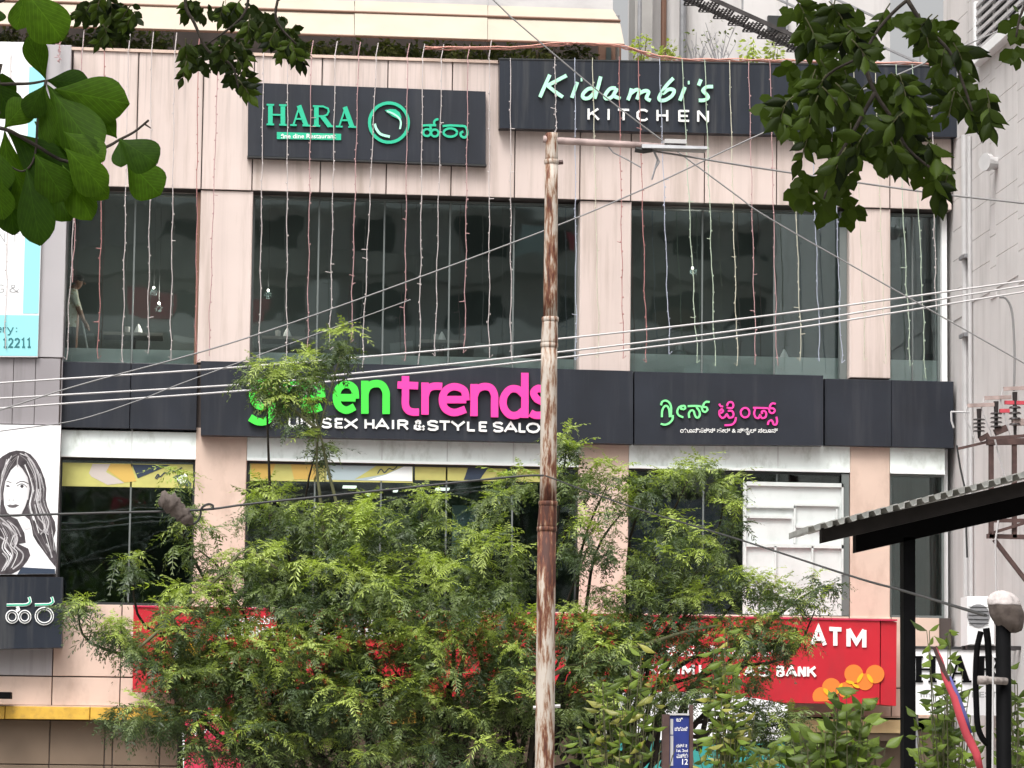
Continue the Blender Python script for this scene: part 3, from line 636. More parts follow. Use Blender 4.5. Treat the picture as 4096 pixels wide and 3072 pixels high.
quadboard('board', [(2538,1486),(3293,1502),(3293,1782),(2538,1776)], -.19, .036, M['black'], t)
L_ = -.196
G1 = ([[(300,378),(305,285),(340,225),(378,230),(402,290),(408,378)], [(288,212),(305,165),(355,148),(405,180),(428,250),(424,378)], [(452,350),(445,410),(400,460),(340,482),(285,468)]],
      [[(595,265),(565,262),(572,228),(612,222),(622,255),(590,275)], [(580,222),(540,238),(512,295),(530,350),(595,380)]],
      [[(655,226),(730,222),(800,224)], [(680,388),(672,330),(702,285),(738,292),(752,340),(772,378),(806,380),(824,340),(812,285),(775,240)], [(795,224),(848,235),(860,285),(895,306),(928,280),(915,242),(872,235),(882,190),(915,165),(958,170)]])
for st in G1: trace(f, st, 27, L_, .03, M['limep'], t, 'letter', 3)
G2 = ([[(1092,192),(1108,222),(1145,232)], [(1098,292),(1128,268),(1145,295),(1120,318),(1095,300),(1098,352),(1132,388),(1172,372),(1198,338),(1228,386),(1280,372),(1288,325),(1262,290),(1210,292)], [(1198,222),(1222,176),(1266,172),(1288,212),(1268,252),(1195,246)], [(1322,378),(1310,440),(1262,482),(1165,490)]],
      [ell(1450,315,60,66,16)+[(1510,315)]],
      [[(1560,248),(1640,250),(1725,252)], [(1592,258),(1575,320),(1592,378),(1638,390),(1656,350),(1682,390),(1732,376),(1742,322),(1712,290),(1680,302),(1690,332)], [(1722,252),(1778,262),(1790,308),(1830,322),(1860,292),(1842,258),(1795,252),(1802,210),(1832,186),(1872,196)]],
      [[(1765,484),(1775,440),(1810,420),(1836,450),(1842,476),(1876,480),(1892,440),(1882,372)]])
for st in G2: trace(f, st, 26, L_, .03, M['magenta'], t, 'letter', 3)
typed('ಯೂನಿಸೆಕ್ಸ್ ಹೇರ್ & ಸ್ಟೈಲ್ ಸಲೂನ್', f, 555, 525, 1905, 622, -.196, M['letterwhite'], t)

# ------------------------------------------------------------------ cyan sign on the left bay
yb = -.32
t = thing('price_board', 'tall white sign with cyan border on the grey corner bay', 'sign', tuple(S(20,1430,-.26)))
quadboard('board', [(-420,160),(187,170),(151,1428),(-420,1425)], yb, -.252, M['signwhite'], t)
quadboard('border_panel', [(117,268),(182,268),(154,1254),(91,1254)], yb-.004, yb, M['cyan'], t)
quadboard('lower_panel', [(-420,1256),(155,1261),(150,1424),(-420,1420)], yb-.0045, yb, M['cyan'], t)
g3 = lambda zx, zy, y=0., q=603/200: S(zx/q, 900+zy/q, y)
def mk(fn, k): fn.k = k; return fn
g3 = mk(g3, 603/200)
write(g3, 'NT', [(-15,62),(135,225)], 205, 108, 13, yb-.001, .003, M['greyprint'], t)
write(g3, 'G&', [(-50,48),(110,225)], 815, 95, 13, yb-.001, .003, M['greyprint'], t)
write(g3, 'very:', [(-95,-45),(-35,20),(30,75),(90,160),(185,215)], 1295, 95, 13, yb-.006, .003, M['teal'], t)
write(g3, '12211', [(35,85),(105,160),(180,240),(260,305),(325,375)], 1478, 112, 19, yb-.006, .003, M['teal'], t)

# ------------------------------------------------------------------ hair poster
f = Z[2][0]; yb = -.30
t = thing('hair_poster', 'white poster with a black and white portrait of long wavy hair', 'poster', tuple(S(60,2300,-.26)))
quadboard('board', [(-420,1692),(244,1702),(222,2296),(-420,2302)], yb, -.252, M['posterw'], t)
poly(f, [(190,1582),(300,1590),(475,1598),(478,1640),(150,1642)], yb-.001, .003, M['posternavy'], t, 'print')
poly(f, [(-60,700),(20,625),(80,590),(140,574),(205,580),(262,606),(312,660),(352,732),(386,820),(401,900),(396,1000),(412,1065),(440,1125),(474,1190),(482,1265),(462,1330),(478,1400),(488,1480),(480,1580),(430,1520),(380,1450),(320,1370),(285,1310),(272,1230),(256,1175),(200,1130),(60,1140),(-60,1150)], yb-.001, .003, M['hair'], t, 'print')
poly(f, [(-60,1130),(60,1132),(150,1168),(212,1290),(222,1372),(160,1382),(245,1422),(262,1480),(235,1530),(180,1600),(100,1642),(-60,1642)], yb-.001, .0035, M['hair'], t, 'print')
poly(f, [(152,690),(95,745),(45,845),(30,950),(36,1045),(62,1112),(112,1145),(172,1142),(212,1085),(242,1000),(256,905),(238,805),(195,735)], yb-.005, .002, M['faceprint'], t, 'print')
for pts, wd in (([(160,620),(150,670),(152,720)], 9), ([(215,600),(290,690),(340,830),(350,960),(330,1050)], 14), ([(240,640),(300,760),(318,900),(300,1010)], 10), ([(330,1000),(370,1090),(420,1190),(400,1280)], 12), ([(300,1040),(330,1150),(390,1230),(350,1300)], 10),
                ([(60,650),(30,760),(10,860)], 10), ([(100,620),(60,700),(30,800)], 7), ([(20,1200),(90,1250),(150,1330),(120,1420)], 14), ([(0,1320),(70,1380),(110,1480),(60,1580)], 12), ([(60,1180),(140,1240),(180,1320)], 9), ([(150,1420),(200,1470),(180,1540),(110,1600)], 12), ([(20,1460),(60,1520),(20,1600)], 9), ([(310,1200),(350,1260),(420,1300)], 9), ([(400,1380),(430,1430),(450,1500)], 12)):
    trace(f, [pts], wd, yb-.0055, .002, M['hairl'], t, 'print')
Lc = [(150,590),(70,640),(10,760),(-5,900),(-10,1040),(-30,1160)]; Li = [(150,640),(110,690),(55,790),(22,900),(15,1000),(22,1120)]
Rc = [(170,590),(270,640),(350,770),(388,900),(384,1010),(440,1180),(455,1290),(470,1440)]; Ri = [(165,640),(205,710),(250,820),(268,920),(235,1050),(265,1180),(300,1290),(400,1460)]
Bc = [(20,1150),(110,1190),(170,1290),(150,1380),(215,1440),(160,1560)]; Bi = [(-40,1150),(0,1250),(40,1330),(20,1420),(70,1500),(10,1620)]
rs = random.Random(3)
for A_, B_, nn in ((Lc,Li,9), (Rc,Ri,26), (Bc,Bi,20)):
    for q in range(nn):
        a = rs.random(); pts = [(x0*(1-a)+x1*a+rs.uniform(-5,5), y0*(1-a)+y1*a+rs.uniform(-6,6)) for (x0,y0),(x1,y1) in zip(A_,B_)]
        i0 = rs.randint(0, len(pts)-4); pts = pts[i0:i0+rs.randint(3,5)]
        trace(f, [pts], rs.uniform(2.5,7), yb-.0056-.00004*q, .001, M[rs.choice(('hairl','hairm','hairm','posterw'))], t, 'print')
poly(f, [(148,884),(170,868),(200,868),(228,892),(195,902),(165,900)], yb-.0072, .0004, M['posterw'], t, 'print')
poly(f, ell(190,884,15,15,12), yb-.0078, .0004, M['hair'], t, 'print')
poly(f, [(60,1050),(85,1040),(110,1044),(135,1038),(168,1048),(135,1068),(105,1072),(80,1066)], yb-.0072, .0004, M['hairm'], t, 'print')
poly(f, [(75,985),(95,1002),(120,998),(128,1006),(100,1016),(72,1006)], yb-.0072, .0004, M['hairf'], t, 'print')
poly(f, [(40,850),(70,838),(100,850),(100,858),(70,848)], yb-.0072, .0004, M['hairm'], t, 'print')
poly(f, [(45,880),(68,872),(90,884),(68,892)], yb-.0072, .0004, M['hair'], t, 'print')
poly(f, [(165,1160),(245,1180),(262,1250),(215,1262),(180,1215)], yb-.001, .003, M['hairf'], t, 'print')
for pts, wd in (([(138,862),(190,840),(246,862)], 7), ([(146,884),(172,866),(202,866),(232,892)], 6), ([(62,1052),(112,1055),(165,1049)], 4), ([(72,1002),(82,1005)], 5), ([(112,1000),(122,1003)], 5), ([(240,1000),(220,1060),(195,1110)], 6)):
    trace(f, [pts], wd, yb-.0078, .002, M['hair'], t, 'print')
# ------------------------------------------------------------------ small black sign
f = Z[3][0]; yb = -.42
t = thing('kannada_box_sign', 'black box sign with white outlined Kannada letters below the hair poster', 'sign', tuple(S(60,2598,-.3)))
quadboard('box', [(-420,2306),(252,2308),(246,2590),(-420,2604)], yb, -.03, M['navy'], t)
for st in ([[(58,252),(150,250),(228,248),(262,222),(250,182)], [(150,262),(160,290),(140,302)], ell(105,352,44,46,16)+[(149,352)], ell(214,352,44,46,16)+[(258,352)]], [[(302,250),(370,248),(425,246),(458,222),(446,182)], ell(383,346,70,66,20)+[(453,346)]]):
    trace(f, st, 26, yb-.004, .02, M['letterwhite'], t, 'letter', 2)
    trace(f, st[:1], 12, yb-.028, .004, M['harag'], t, 'letter', 2)
    trace(f, st[-2:] if len(st) > 2 else st[-1:], 9, yb-.028, .004, M['navy'], t, 'letter', 0)

# ------------------------------------------------------------------ posters behind the salon glass
def strip(u0, u1, v0, v1, label, bits, w0=.0):
    y = YLO-.03-w0
    t = thing('window_poster', label, 'poster', tuple(S((u0+u1)/2, v1, y)), 'poster strips on the salon windows')
    quadboard('sheet', [(u0,v0),(u1,v0+(u1-u0)*.016),(u1,v1+(u1-u0)*.016),(u0,v1)], y, y+.02, M['posteryellow'], t)
    for i, (f, pts, m) in enumerate(bits): poly(f, pts, y-.002-.001*i, .001, M[m], t, 'print')
    return t, y
a = Z[2][0]
t, y = strip(246,772,1850,1944,'yellow poster strip with a bent arm and script lettering in the left salon window', [(a,[(800,690),(955,690),(915,760),(1075,855),(930,872),(790,800),(768,770)],'posterskin'),(a,[(955,690),(1130,694),(1178,840),(1075,850),(925,740)],'postergold'),(a,[(1140,694),(1470,700),(1190,815)],'posternavy'),(a,[(1490,800),(1590,770),(1655,860),(1650,888),(1560,870)],'posternavy'),(a,[(1590,770),(1620,790),(1600,850),(1560,862),(1525,820)],'whitedisp')])
trace(a, [[(1340,815),(1365,780),(1385,800),(1420,768),(1450,770),(1480,745),(1510,755),(1575,722)], [(1352,820),(1375,790)]], 9, y-.008, .001, M['posternavy'], t, 'lettering')
a = Z[2][1]
t, y = strip(1000,1298,1850,1922,'yellow and gold poster strip behind the tree in the middle salon window', [(a,[(-40,690),(170,690),(120,820),(-40,820)],'postergold'),(a,[(300,690),(560,690),(500,825),(330,825)],'postergold')])
t, y = strip(1302,1651,1850,1926,'pale blue poster strip with a yellow slash in the middle salon window', [(a,[(610,690),(1350,704),(1350,840),(610,828)],'posterblue'),(a,[(1050,700),(1290,704),(1120,780),(870,820),(850,825)],'posteryellow'),(a,[(1300,704),(1350,706),(1350,840),(960,830),(1120,785)],'whitedisp')])
trace(a, [[(1050,775),(1080,735),(1110,765),(1150,730),(1185,740),(1220,712)]], 9, y-.008, .001, M['posternavy'], t, 'lettering')
t, y = strip(1660,2170,1852,1920,'yellow poster strip with a navy patch beside the rusty pole', [(a,[(1835,715),(2010,720),(1930,830),(1795,828)],'posternavy'),(a,[(2160,725),(2250,728),(2250,835),(2180,830)],'posternavy')])

# ------------------------------------------------------------------ red bank sign
f = Z[3][3]; f2 = Z[3][2]; yb = -.75
t = thing('bank_sign', 'long red bank signboard with white lettering and orange circles', 'sign', tuple(S(2030,2800,-.3)))
quadboard('board', [(534,2427),(2030,2450),(3520,2480),(3518,2818),(2030,2790),(530,2767)], yb, -.25, M['red'], t)
quadboard('end_panel', [(3524,2481),(3587,2488),(3584,2824),(3522,2818)], yb+.02, -.25, M['red'], t)
quadboard('top_rail', [(532,2421),(3589,2477),(3589,2484),(532,2428)], yb-.02, -.25, M['pinkred'], t)
write(f, 'ATM', [(380,490),(528,632),(685,840)], 590, 150, 36, yb-.004, .02, M['letterwhite'], t, slope=.06)
write(f2, 'VILASBANK', [(1770,1840),(1862,1880),(1915,1965),(2010,2095),(2130,2225),(2290,2345),(2372,2455),(2475,2530),(2550,2622)], 852, 82, 22, yb-.004, .02, M['letterwhite'], t, slope=.02)
write(f2, 'LAKSHMI', [(960,1020),(1050,1140),(1165,1240),(1265,1335),(1365,1440),(1470,1570),(1610,1640)], 838, 82, 22, yb-.004, .02, M['letterwhite'], t, slope=.02)
typed('ಲಕ್ಷ್ಮಿ ವಿಲಾಸ್ ಬ್ಯಾಂಕ್', f2, 1280, 590, 2330, 700, yb-.004, M['letterwhite'], t)
write(Z[3][1], 'LAKSHMIVILASBANK', [(-330+i*84,-270+i*84) for i in range(7)]+[(300+i*84,360+i*84) for i in range(5)]+[(770+i*90,835+i*90) for i in range(4)], 520, 90, 20, yb-.004, .02, M['letterwhite'], t, slope=.017)
typed('ಲಕ್ಷ್ಮಿ ವಿಲಾಸ್ ಬ್ಯಾಂಕ್', Z[3][1], -300, 340, 1050, 420, yb-.004, M['letterwhite'], t)
for i, (cx, cy, r_) in enumerate(((465,1040,80),(548,962,80),(672,985,68),(740,845,80),(838,915,72),(925,848,80))):
    poly(f, [(x, min(y, 1083)) for x, y in ell(cx, cy, r_, r_, 28)], yb-.002-.0015*i, .001, M['orange'], t, 'print')
for i, (cx, cy, a, rx, ry) in enumerate(((508,1002,48,42,18),(622,970,-70,48,16),(708,918,15,38,14),(795,880,-58,48,17),(882,885,58,44,17),(760,950,25,34,14))):
    c_, s_ = math.cos(R(a)), math.sin(R(a)); poly(f, [(cx+x*c_-y*s_, cy+x*s_+y*c_) for x, y in ell(0,0,rx,ry,16)], yb-.014-.001*i, .001, M['yell'], t, 'print')
for (ff, cx, cy, r_) in ((Z[3][0],1625,660,95),(f2,1130,690,90)):
    poly(ff, ell(cx-60, cy, r_*.7, r_, 20), yb-.003, .002, M['signwhite'], t, 'logo')
    for k in range(6): poly(ff, ell(cx+r_*.55*math.cos(k*1.05), cy+r_*.6*math.sin(k*1.05), r_*.42, r_*.42, 12), yb-.006-.0012*k, .001, M['yell'], t, 'logo_petal')
# crimson notice board at the lower left, behind the tree
f = Z[3][0]; yb = -1.3
t = thing('crimson_notice_board', 'crimson notice board with white edge standing behind the feathery tree', 'sign', (S(850,3000,yb+.05).x, yb+.05, .12))
bz = MB(); q = [f(x, y, yb) for x, y in ((1600,1250),(1960,1010),(2120,1000),(2120,1700),(1596,1700))]; bz.prism([(q[0].x,q[0].z),(q[1].x,q[1].z),(q[2].x,q[2].z),(q[2].x,.12),(q[0].x,.12)], yb, yb+.08); bz.build('board', M['pinkred'], t)
bz = MB(); a_, b_ = f(1555,1330,yb), f(1598,1330,yb); bz.box(a_.x, b_.x-.003, yb-.01, yb+.09, .12, a_.z); bz.build('white_edge', M['white'], t)
trace(f, [[(1770,1240),(1800,1210),(1830,1240),(1800,1260)], [(1840,1230),(1880,1200),(1900,1240),(1860,1255)]], 14, yb-.003, .004, M['letterwhite'], t)
trace(f, [[(1640,1370),(1660,1320),(1690,1370),(1720,1320),(1740,1370)], [(1760,1360),(1790,1320),(1820,1350)]], 16, yb-.003, .004, M['letterwhite'], t)

# ------------------------------------------------------------------ white sign at the lower right
f = Z[3][3]; yb = -3.0
t = thing('white_name_sign', 'white signboard with large black serif capitals beside the black posts', 'sign', (S(3950,2850,yb).x, yb, 0))
quadboard('board', [(3640,2596),(4300,2600),(4300,2866),(3640,2858)], yb, yb+.1, M['signwhite'], t)
b = MB(); b.box(S(3640,2600,yb).x, S(4300,2600,yb).x, yb-.03, yb+.13, S(3640,2594,yb).z, S(3640,2584,yb).z); b.build('top_rail', M['framedark'], t)
serif(f, 'HARA', [(1262,1460),(1552,1748),(1800,2010),(2068,2270)], 918, 225, 50, 17, yb-.001, .02, M['blackpost'], t)
typed('fine dine | RESTAURANT', f, 1310, 1000, 2400, 1065, yb-.001, M['greyprint'], t)
typed('Veg', f, 2120, 1120, 2230, 1180, yb-.001, M['greyprint'], t)
for u in (3660, 4270):
    p = S(u, 2800, yb+.15); b = MB(); b.box(p.x-.04, p.x+.04, yb+.101, yb+.18, 0, S(u,2600,yb).z); b.build('sign_post', M['greysteel'], t)
# ------------------------------------------------------------------ roof garden
def leafcloud(b, c, rad, n, size, mi=0, droop=.3):
    for _ in range(n):
        d = Vector((random.gauss(0,1), random.gauss(0,1), random.gauss(0,1))).normalized()*random.random()**.45
        p = Vector(c)+Vector((d.x*rad[0], d.y*rad[1], d.z*rad[2]))
        t = Vector((d.x+random.uniform(-.6,.6), d.y+random.uniform(-.6,.6), d.z*.4+random.uniform(-.7,.5)-droop)).normalized()
        sx = t.cross(Vector((random.uniform(-1,1), random.uniform(-1,1), 1))).normalized(); L = size*random.uniform(.7,1.3); W = L*.28
        m_ = p+t*L*.5; nn = t.cross(sx)*L*.08
        b.add([p, m_+sx*W+nn, p+t*L, m_-sx*W+nn], [(0,1,2,3)], mi)
ML = {'roof': leafmat('roof_plant_leaf', (.10,.13,.045), .4, .3), 'lime': leafmat('lime_plant_leaf', (.30,.36,.09), .3, .35),
      'feather': leafmat('feather_leaf', (.1,.15,.05), .3, .3, attr='tone', rough=.5), 'big': leafmat('big_leaf', (.024,.062,.003), .35, .4, rough=.55, hue=(.055,.115,.006), spec=.10, veins=True),
      'mid': leafmat('mid_leaf', (.010,.019,.004), .5, .3, rough=.5, hue=(.055,.088,.010), spec=.12), 'shrub': leafmat('shrub_leaf', (.07,.115,.02), .5, .3, rough=.45, hue=(.18,.25,.045), spec=.25),
      'far': leafmat('far_leaf', (.04,.06,.025), .3, .25)}
ROOF = zTop-.19
def roof_plant(u, v_top, y, spread, n, size, m, label, stems=3, potm='pot', name='potted_plant', grp='plants along the roof parapet'):
    p = S(u, v_top, y); base = Vector((p.x, y, ROOF)); h = p.z-ROOF
    t = thing(name, label, 'plant', tuple(base), grp)
    b = MB(); b.lathe(base, [(0,.10),(.02,.11),(.24,.15),(.26,.17),(.30,.17),(.30,.14)], 12); b.build('pot', M[potm], t)
    b = MB()
    for k in range(stems):
        a = Vector((random.uniform(-.05,.05), random.uniform(-.05,.05), .28)); e = Vector((random.uniform(-spread,spread)*.7, random.uniform(-.15,.15), h*random.uniform(.75,1)))
        b.tube([base+a, base+a.lerp(e,.5)+Vector((random.uniform(-.04,.04),0,0)), base+e], [.012,.009,.004], 5)
    b.build('stem', M['twig'], t)
    b = MB(); leafcloud(b, base+Vector((0,0,.3+(h-.3)*.62)), (spread, .22, max(.1,(h-.3)*.45)), n, size); o = b.build('foliage', m, t); o['kind'] = 'stuff'
# under the awning
words = ['first','second','third','fourth','fifth','sixth','seventh','eighth','ninth','tenth','eleventh','twelfth','thirteenth','fourteenth','fifteenth','sixteenth','seventeenth','eighteenth']
ulist = [40,150,280,395,520,640,1240,1330,1440,1560,1650,1760,1850,1940,2020,2140,2200,2330]
for i, u in enumerate(ulist):
    roof_plant(u+random.uniform(-15,15), (112 if u < 700 else 150+(u-1240)*.03)+random.uniform(-5,25), .62+.2*(i % 3), random.uniform(.2,.34), random.randint(90,150), .13, ML['roof'],
               'green plant under the cream roof awning, %s from the left along the parapet' % words[i])
for u, v, l in ((2565,140,'bright green bushy plant on the parapet beside the dark roof column'), (2675,165,'lime leaved plant in a wide pot behind the kitchen sign'), (3000,160,'lime leaved plant below the roof stair, left of two'), (3095,175,'lime leaved plant at the foot of the roof stair, right of two')):
    roof_plant(u, v, .5, .17, 75, .1, ML['lime'], l)
for u, v, l in ((2785,110,'nearly bare potted shrub against the grey roof wall, left of two'), (2880,85,'taller nearly bare potted shrub against the grey roof wall')):
    p = S(u, v, .6); base = Vector((p.x, .6, ROOF)); h = p.z-ROOF; t = thing('potted_shrub', l, 'plant', tuple(base), 'bare shrubs on the roof')
    b = MB(); b.lathe(base, [(0,.16),(.2,.22),(.3,.26),(.33,.26),(.33,.2)], 14); b.build('pot', M['pot'], t)
    b = MB()
    for k in range(9):
        e = Vector((random.uniform(-.3,.3), random.uniform(-.1,.1), h*random.uniform(.6,1))); m_ = Vector((e.x*.3, 0, e.z*.55))
        b.tube([base+Vector((0,0,.3)), base+m_, base+e], [.014,.01,.004], 5)
        for q in range(2):
            s_ = m_.lerp(e, random.uniform(.1,.7)); b.tube([base+s_, base+s_+Vector((random.uniform(-.14,.14),0,random.uniform(.05,.2)))], [.006,.003], 4)
    b.build('branch', M['greysteel'], t)
    b = MB(); leafcloud(b, base+Vector((0,0,h*.8)), (.3,.1,.25), 22, .07); b.build('foliage', ML['roof'], t)
# awning
aw = thing('roof_awning', 'long cream awning sheltering the roof garden', 'awning', (0, .4, ROOF))
prof = [(172,.15),(84,.55),(36,.95),(-60,1.5)]
us = [[-900,420,900,1417,1950,2499],[-900,420,900,1417,1950,2481],[-900,420,900,1417,1950,2452],[-900,420,900,1417,1950,2450]]
zr = [S(2400, v, y).z for v, y in prof]
for k in range(3):
    for i in range(5):
        a0, a1 = us[k][i], us[k][i+1]; c0, c1 = us[k+1][i], us[k+1][i+1]
        xa0, xa1 = X(a0,172-(2400-a0)*.03,prof[k][1])+.004, X(a1,172,prof[k][1])-.004; xc0, xc1 = X(c0,100,prof[k+1][1])+.004, X(c1,80,prof[k+1][1])-.004
        sag = [0,-.012,.008,-.015,.01][i]
        b = MB(); y0, y1 = prof[k][1]+sag, prof[k+1][1]+sag
        b.hexa([(xa0,y0,zr[k]),(xa1,y0,zr[k]),(xa1,y0+.02,zr[k]-.012),(xa0,y0+.02,zr[k]-.012),(xc0,y1,zr[k+1]),(xc1,y1,zr[k+1]),(xc1,y1+.02,zr[k+1]-.012),(xc0,y1+.02,zr[k+1]-.012)])
        b.build('awning_sheet', M['awning'] if k < 2 else M['awngrey'], aw)
b = MB(); b.tube([(xL0,.53,zr[1]+.01),(X(2481,84,.55),.53,zr[1]+.01)], .022, 6); b.build('seam_pipe', M['brownline'], aw)
b = MB(); b.tube([(xL0,.17,zr[0]-.012),(X(2499,172,.15),.17,zr[0]-.012)], .02, 6); b.build('edge_pipe', M['brownline'], aw)
for u in (-300,700,1417,1950,2470):
    b = MB(); x_ = X(u,150,.8); b.tube([(x_,.8,ROOF),(x_,.8,zr[1]+.16)], .03, 8); b.build('awning_post', M['greysteel'], aw)
# penthouse behind the roof garden
ph = thing('roof_penthouse', 'grey rendered roof room behind the parapet plants', 'building', (0, 5, ROOF))
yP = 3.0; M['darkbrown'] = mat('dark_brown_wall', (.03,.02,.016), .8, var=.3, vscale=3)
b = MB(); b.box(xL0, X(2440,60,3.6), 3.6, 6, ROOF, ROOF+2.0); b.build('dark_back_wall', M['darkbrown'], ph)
b = MB(); b.box(X(2600,60,yP), X(3560,60,yP), yP, 6, ROOF, ROOF+6); b.build('wall', M['greywall'], ph)
b = MB(); b.box(X(2528,60,yP), X(2598,60,yP), yP-.4, yP+.4, ROOF, ROOF+6); b.build('column', M['conc'], ph)
for u, r_, m in ((2655,.05,'brownline'),(2732,.06,'greysteel'),(2508,.035,'greysteel')):
    b = MB(); x_ = X(u,60,yP-.12); b.tube([(x_,yP-.12 if u > 2520 else 1.2,ROOF),(x_,yP-.12 if u > 2520 else 1.2,ROOF+5)], r_, 8); b.build('down_pipe', M[m], ph)
b = MB(); b.box(X(2395,190,2.2), X(2485,190,2.2), 2.2, 2.3, ROOF, S(2440,178,2.2).z); b.build('door', M['brownline'], ph)
b = MB(); b.box(X(2425,190,2.15), X(2445,190,2.15), 2.15, 2.19, ROOF+.1, S(2440,190,2.15).z); b.build('door_pane', M['dark'], ph)
p0, p1 = S(3070,65,yP-.05), S(3150,130,yP-.05)
b = MB(); b.box(p0.x, p1.x, yP-.12, yP-.01, p1.z, p0.z); b.build('window', M['framedark'], ph)
# roof stair
y_ = 1.7; stt = thing('roof_stair', 'black steel stair climbing over the roof room with mesh treads', 'stair', (S(3250,240,y_).x, y_, ROOF))
A0, A1 = S(3330,250,y_), S(2690,-40,y_); 
Aend = A0+(A1-A0)*((ROOF-A0.z)/(A1.z-A0.z)) if A0.z > ROOF else A0
for dy in (-.35,.35):
    b = MB(); b.bar(Aend+Vector((0,dy,.05)), A1+Vector((0,dy,.05)), .03, .07); b.build('stringer', M['steel'], stt)
nst = 18
for i in range(nst):
    p = Aend.lerp(A1, (i+.5)/nst); tr = MB()
    for q in range(5): tr.box(p.x-.13+q*.065-.012, p.x-.13+q*.065+.012, y_-.33, y_+.33, p.z-.012, p.z+.012)
    for q in range(6): tr.box(p.x-.14, p.x+.14, y_-.33+q*.13-.008, y_-.33+q*.13+.008, p.z-.026, p.z-.013)
    tr.build('tread', M['steel'], stt)
for off in (.55,1.0):
    b = MB(); b.bar(Aend+Vector((0,-.36,off)), A1+Vector((0,-.36,off)), .035, .035); b.build('hand_rail', M['greysteel'], stt)
for i in range(6):
    p = Aend.lerp(A1, (i+.5)/6); b = MB(); b.bar(p+Vector((0,-.36,.1)), p+Vector((0,-.36,1.02)), .03, .03); b.build('baluster', M['greysteel'], stt)
# bundle of coloured wires lying on top of the kitchen sign
b = MB(); cc = [(1000,415),(1280,-1),(0,0)]
pts = [S(u, v, -.13) for u, v in ((1700,196),(2040,196),(2250,180),(2330,178),(2480,190),(2620,228),(2760,244),(3000,246),(3300,252),(3600,258),(3850,262))]
pts = catmull(pts, 6)
for k in range(3): b.tube([p+Vector((0,-.02*k,random.uniform(-.015,.015)+.012*k)) for p in pts], .011, 5)
M['wirepink'] = mat('pink_wire', (.62,.30,.24), .6); tag(b.build('festoon_cable', M['wirepink']), 'pinkish bundle of festoon cables along the roof edge', 'cable')

# ------------------------------------------------------------------ strings of fairy lights
LC = {'white': (.52,.47,.46), 'pink': (.45,.28,.28), 'red': (.40,.19,.18), 'green': (.44,.53,.41), 'blue': (.40,.43,.52), 'yellow': (.55,.53,.42)}
LM = {k: mat('fairy_'+k, c, .45) for k, c in LC.items()}
strings = [ (44,225,20,1395,'white'),(241,165,236,250,'pink'),(329,196,266,1440,'white'),(329,196,290,1130,'pink'),(419,200,393,1435,'red'),(514,203,490,1450,'white'),(606,206,592,1415,'white'),(699,209,682,1437,'white'),(792,212,783,1450,'red'),(873,216,834,1425,'pink'),
 (1054,232,1038,1438,'white'),(1151,236,1146,1445,'white'),(1245,240,1230,1390,'pink'),(1341,243,1320,1400,'white'),(1434,246,1404,1370,'pink'),(1505,250,1448,1470,'white'),(1630,252,1618,1445,'pink'),(1691,254,1678,1460,'white'),(1767,256,1740,1425,'white'),(1872,258,1858,1412,'pink'),(1958,240,1956,1432,'white'),(2042,236,2044,1440,'white'),
 (2219,232,2226,620,'white'),(2300,236,2304,1440,'blue'),(2370,235,2396,1432,'yellow'),(2476,232,2493,1435,'red'),(2553,234,2588,1450,'red'),(2638,238,2678,1418,'blue'),(2728,242,2789,1452,'green'),(2819,244,2861,1464,'green'),(2918,246,2950,1464,'yellow'),(2995,248,3023,1460,'pink'),
 (3080,250,3108,1462,'pink'),(3165,252,3205,1444,'yellow'),(3240,254,3280,1446,'blue'),(3325,256,3367,1452,'blue'),(3415,258,3461,1444,'yellow'),(3500,260,3543,1456,'yellow'),(3585,262,3642,1464,'green'),(3650,262,3703,1515,'green'),(3725,264,3745,1240,'white')]
pos_words = {0:'over the cyan bordered sign', 1:'over the grey corner bay'}
def where(i):
    return i
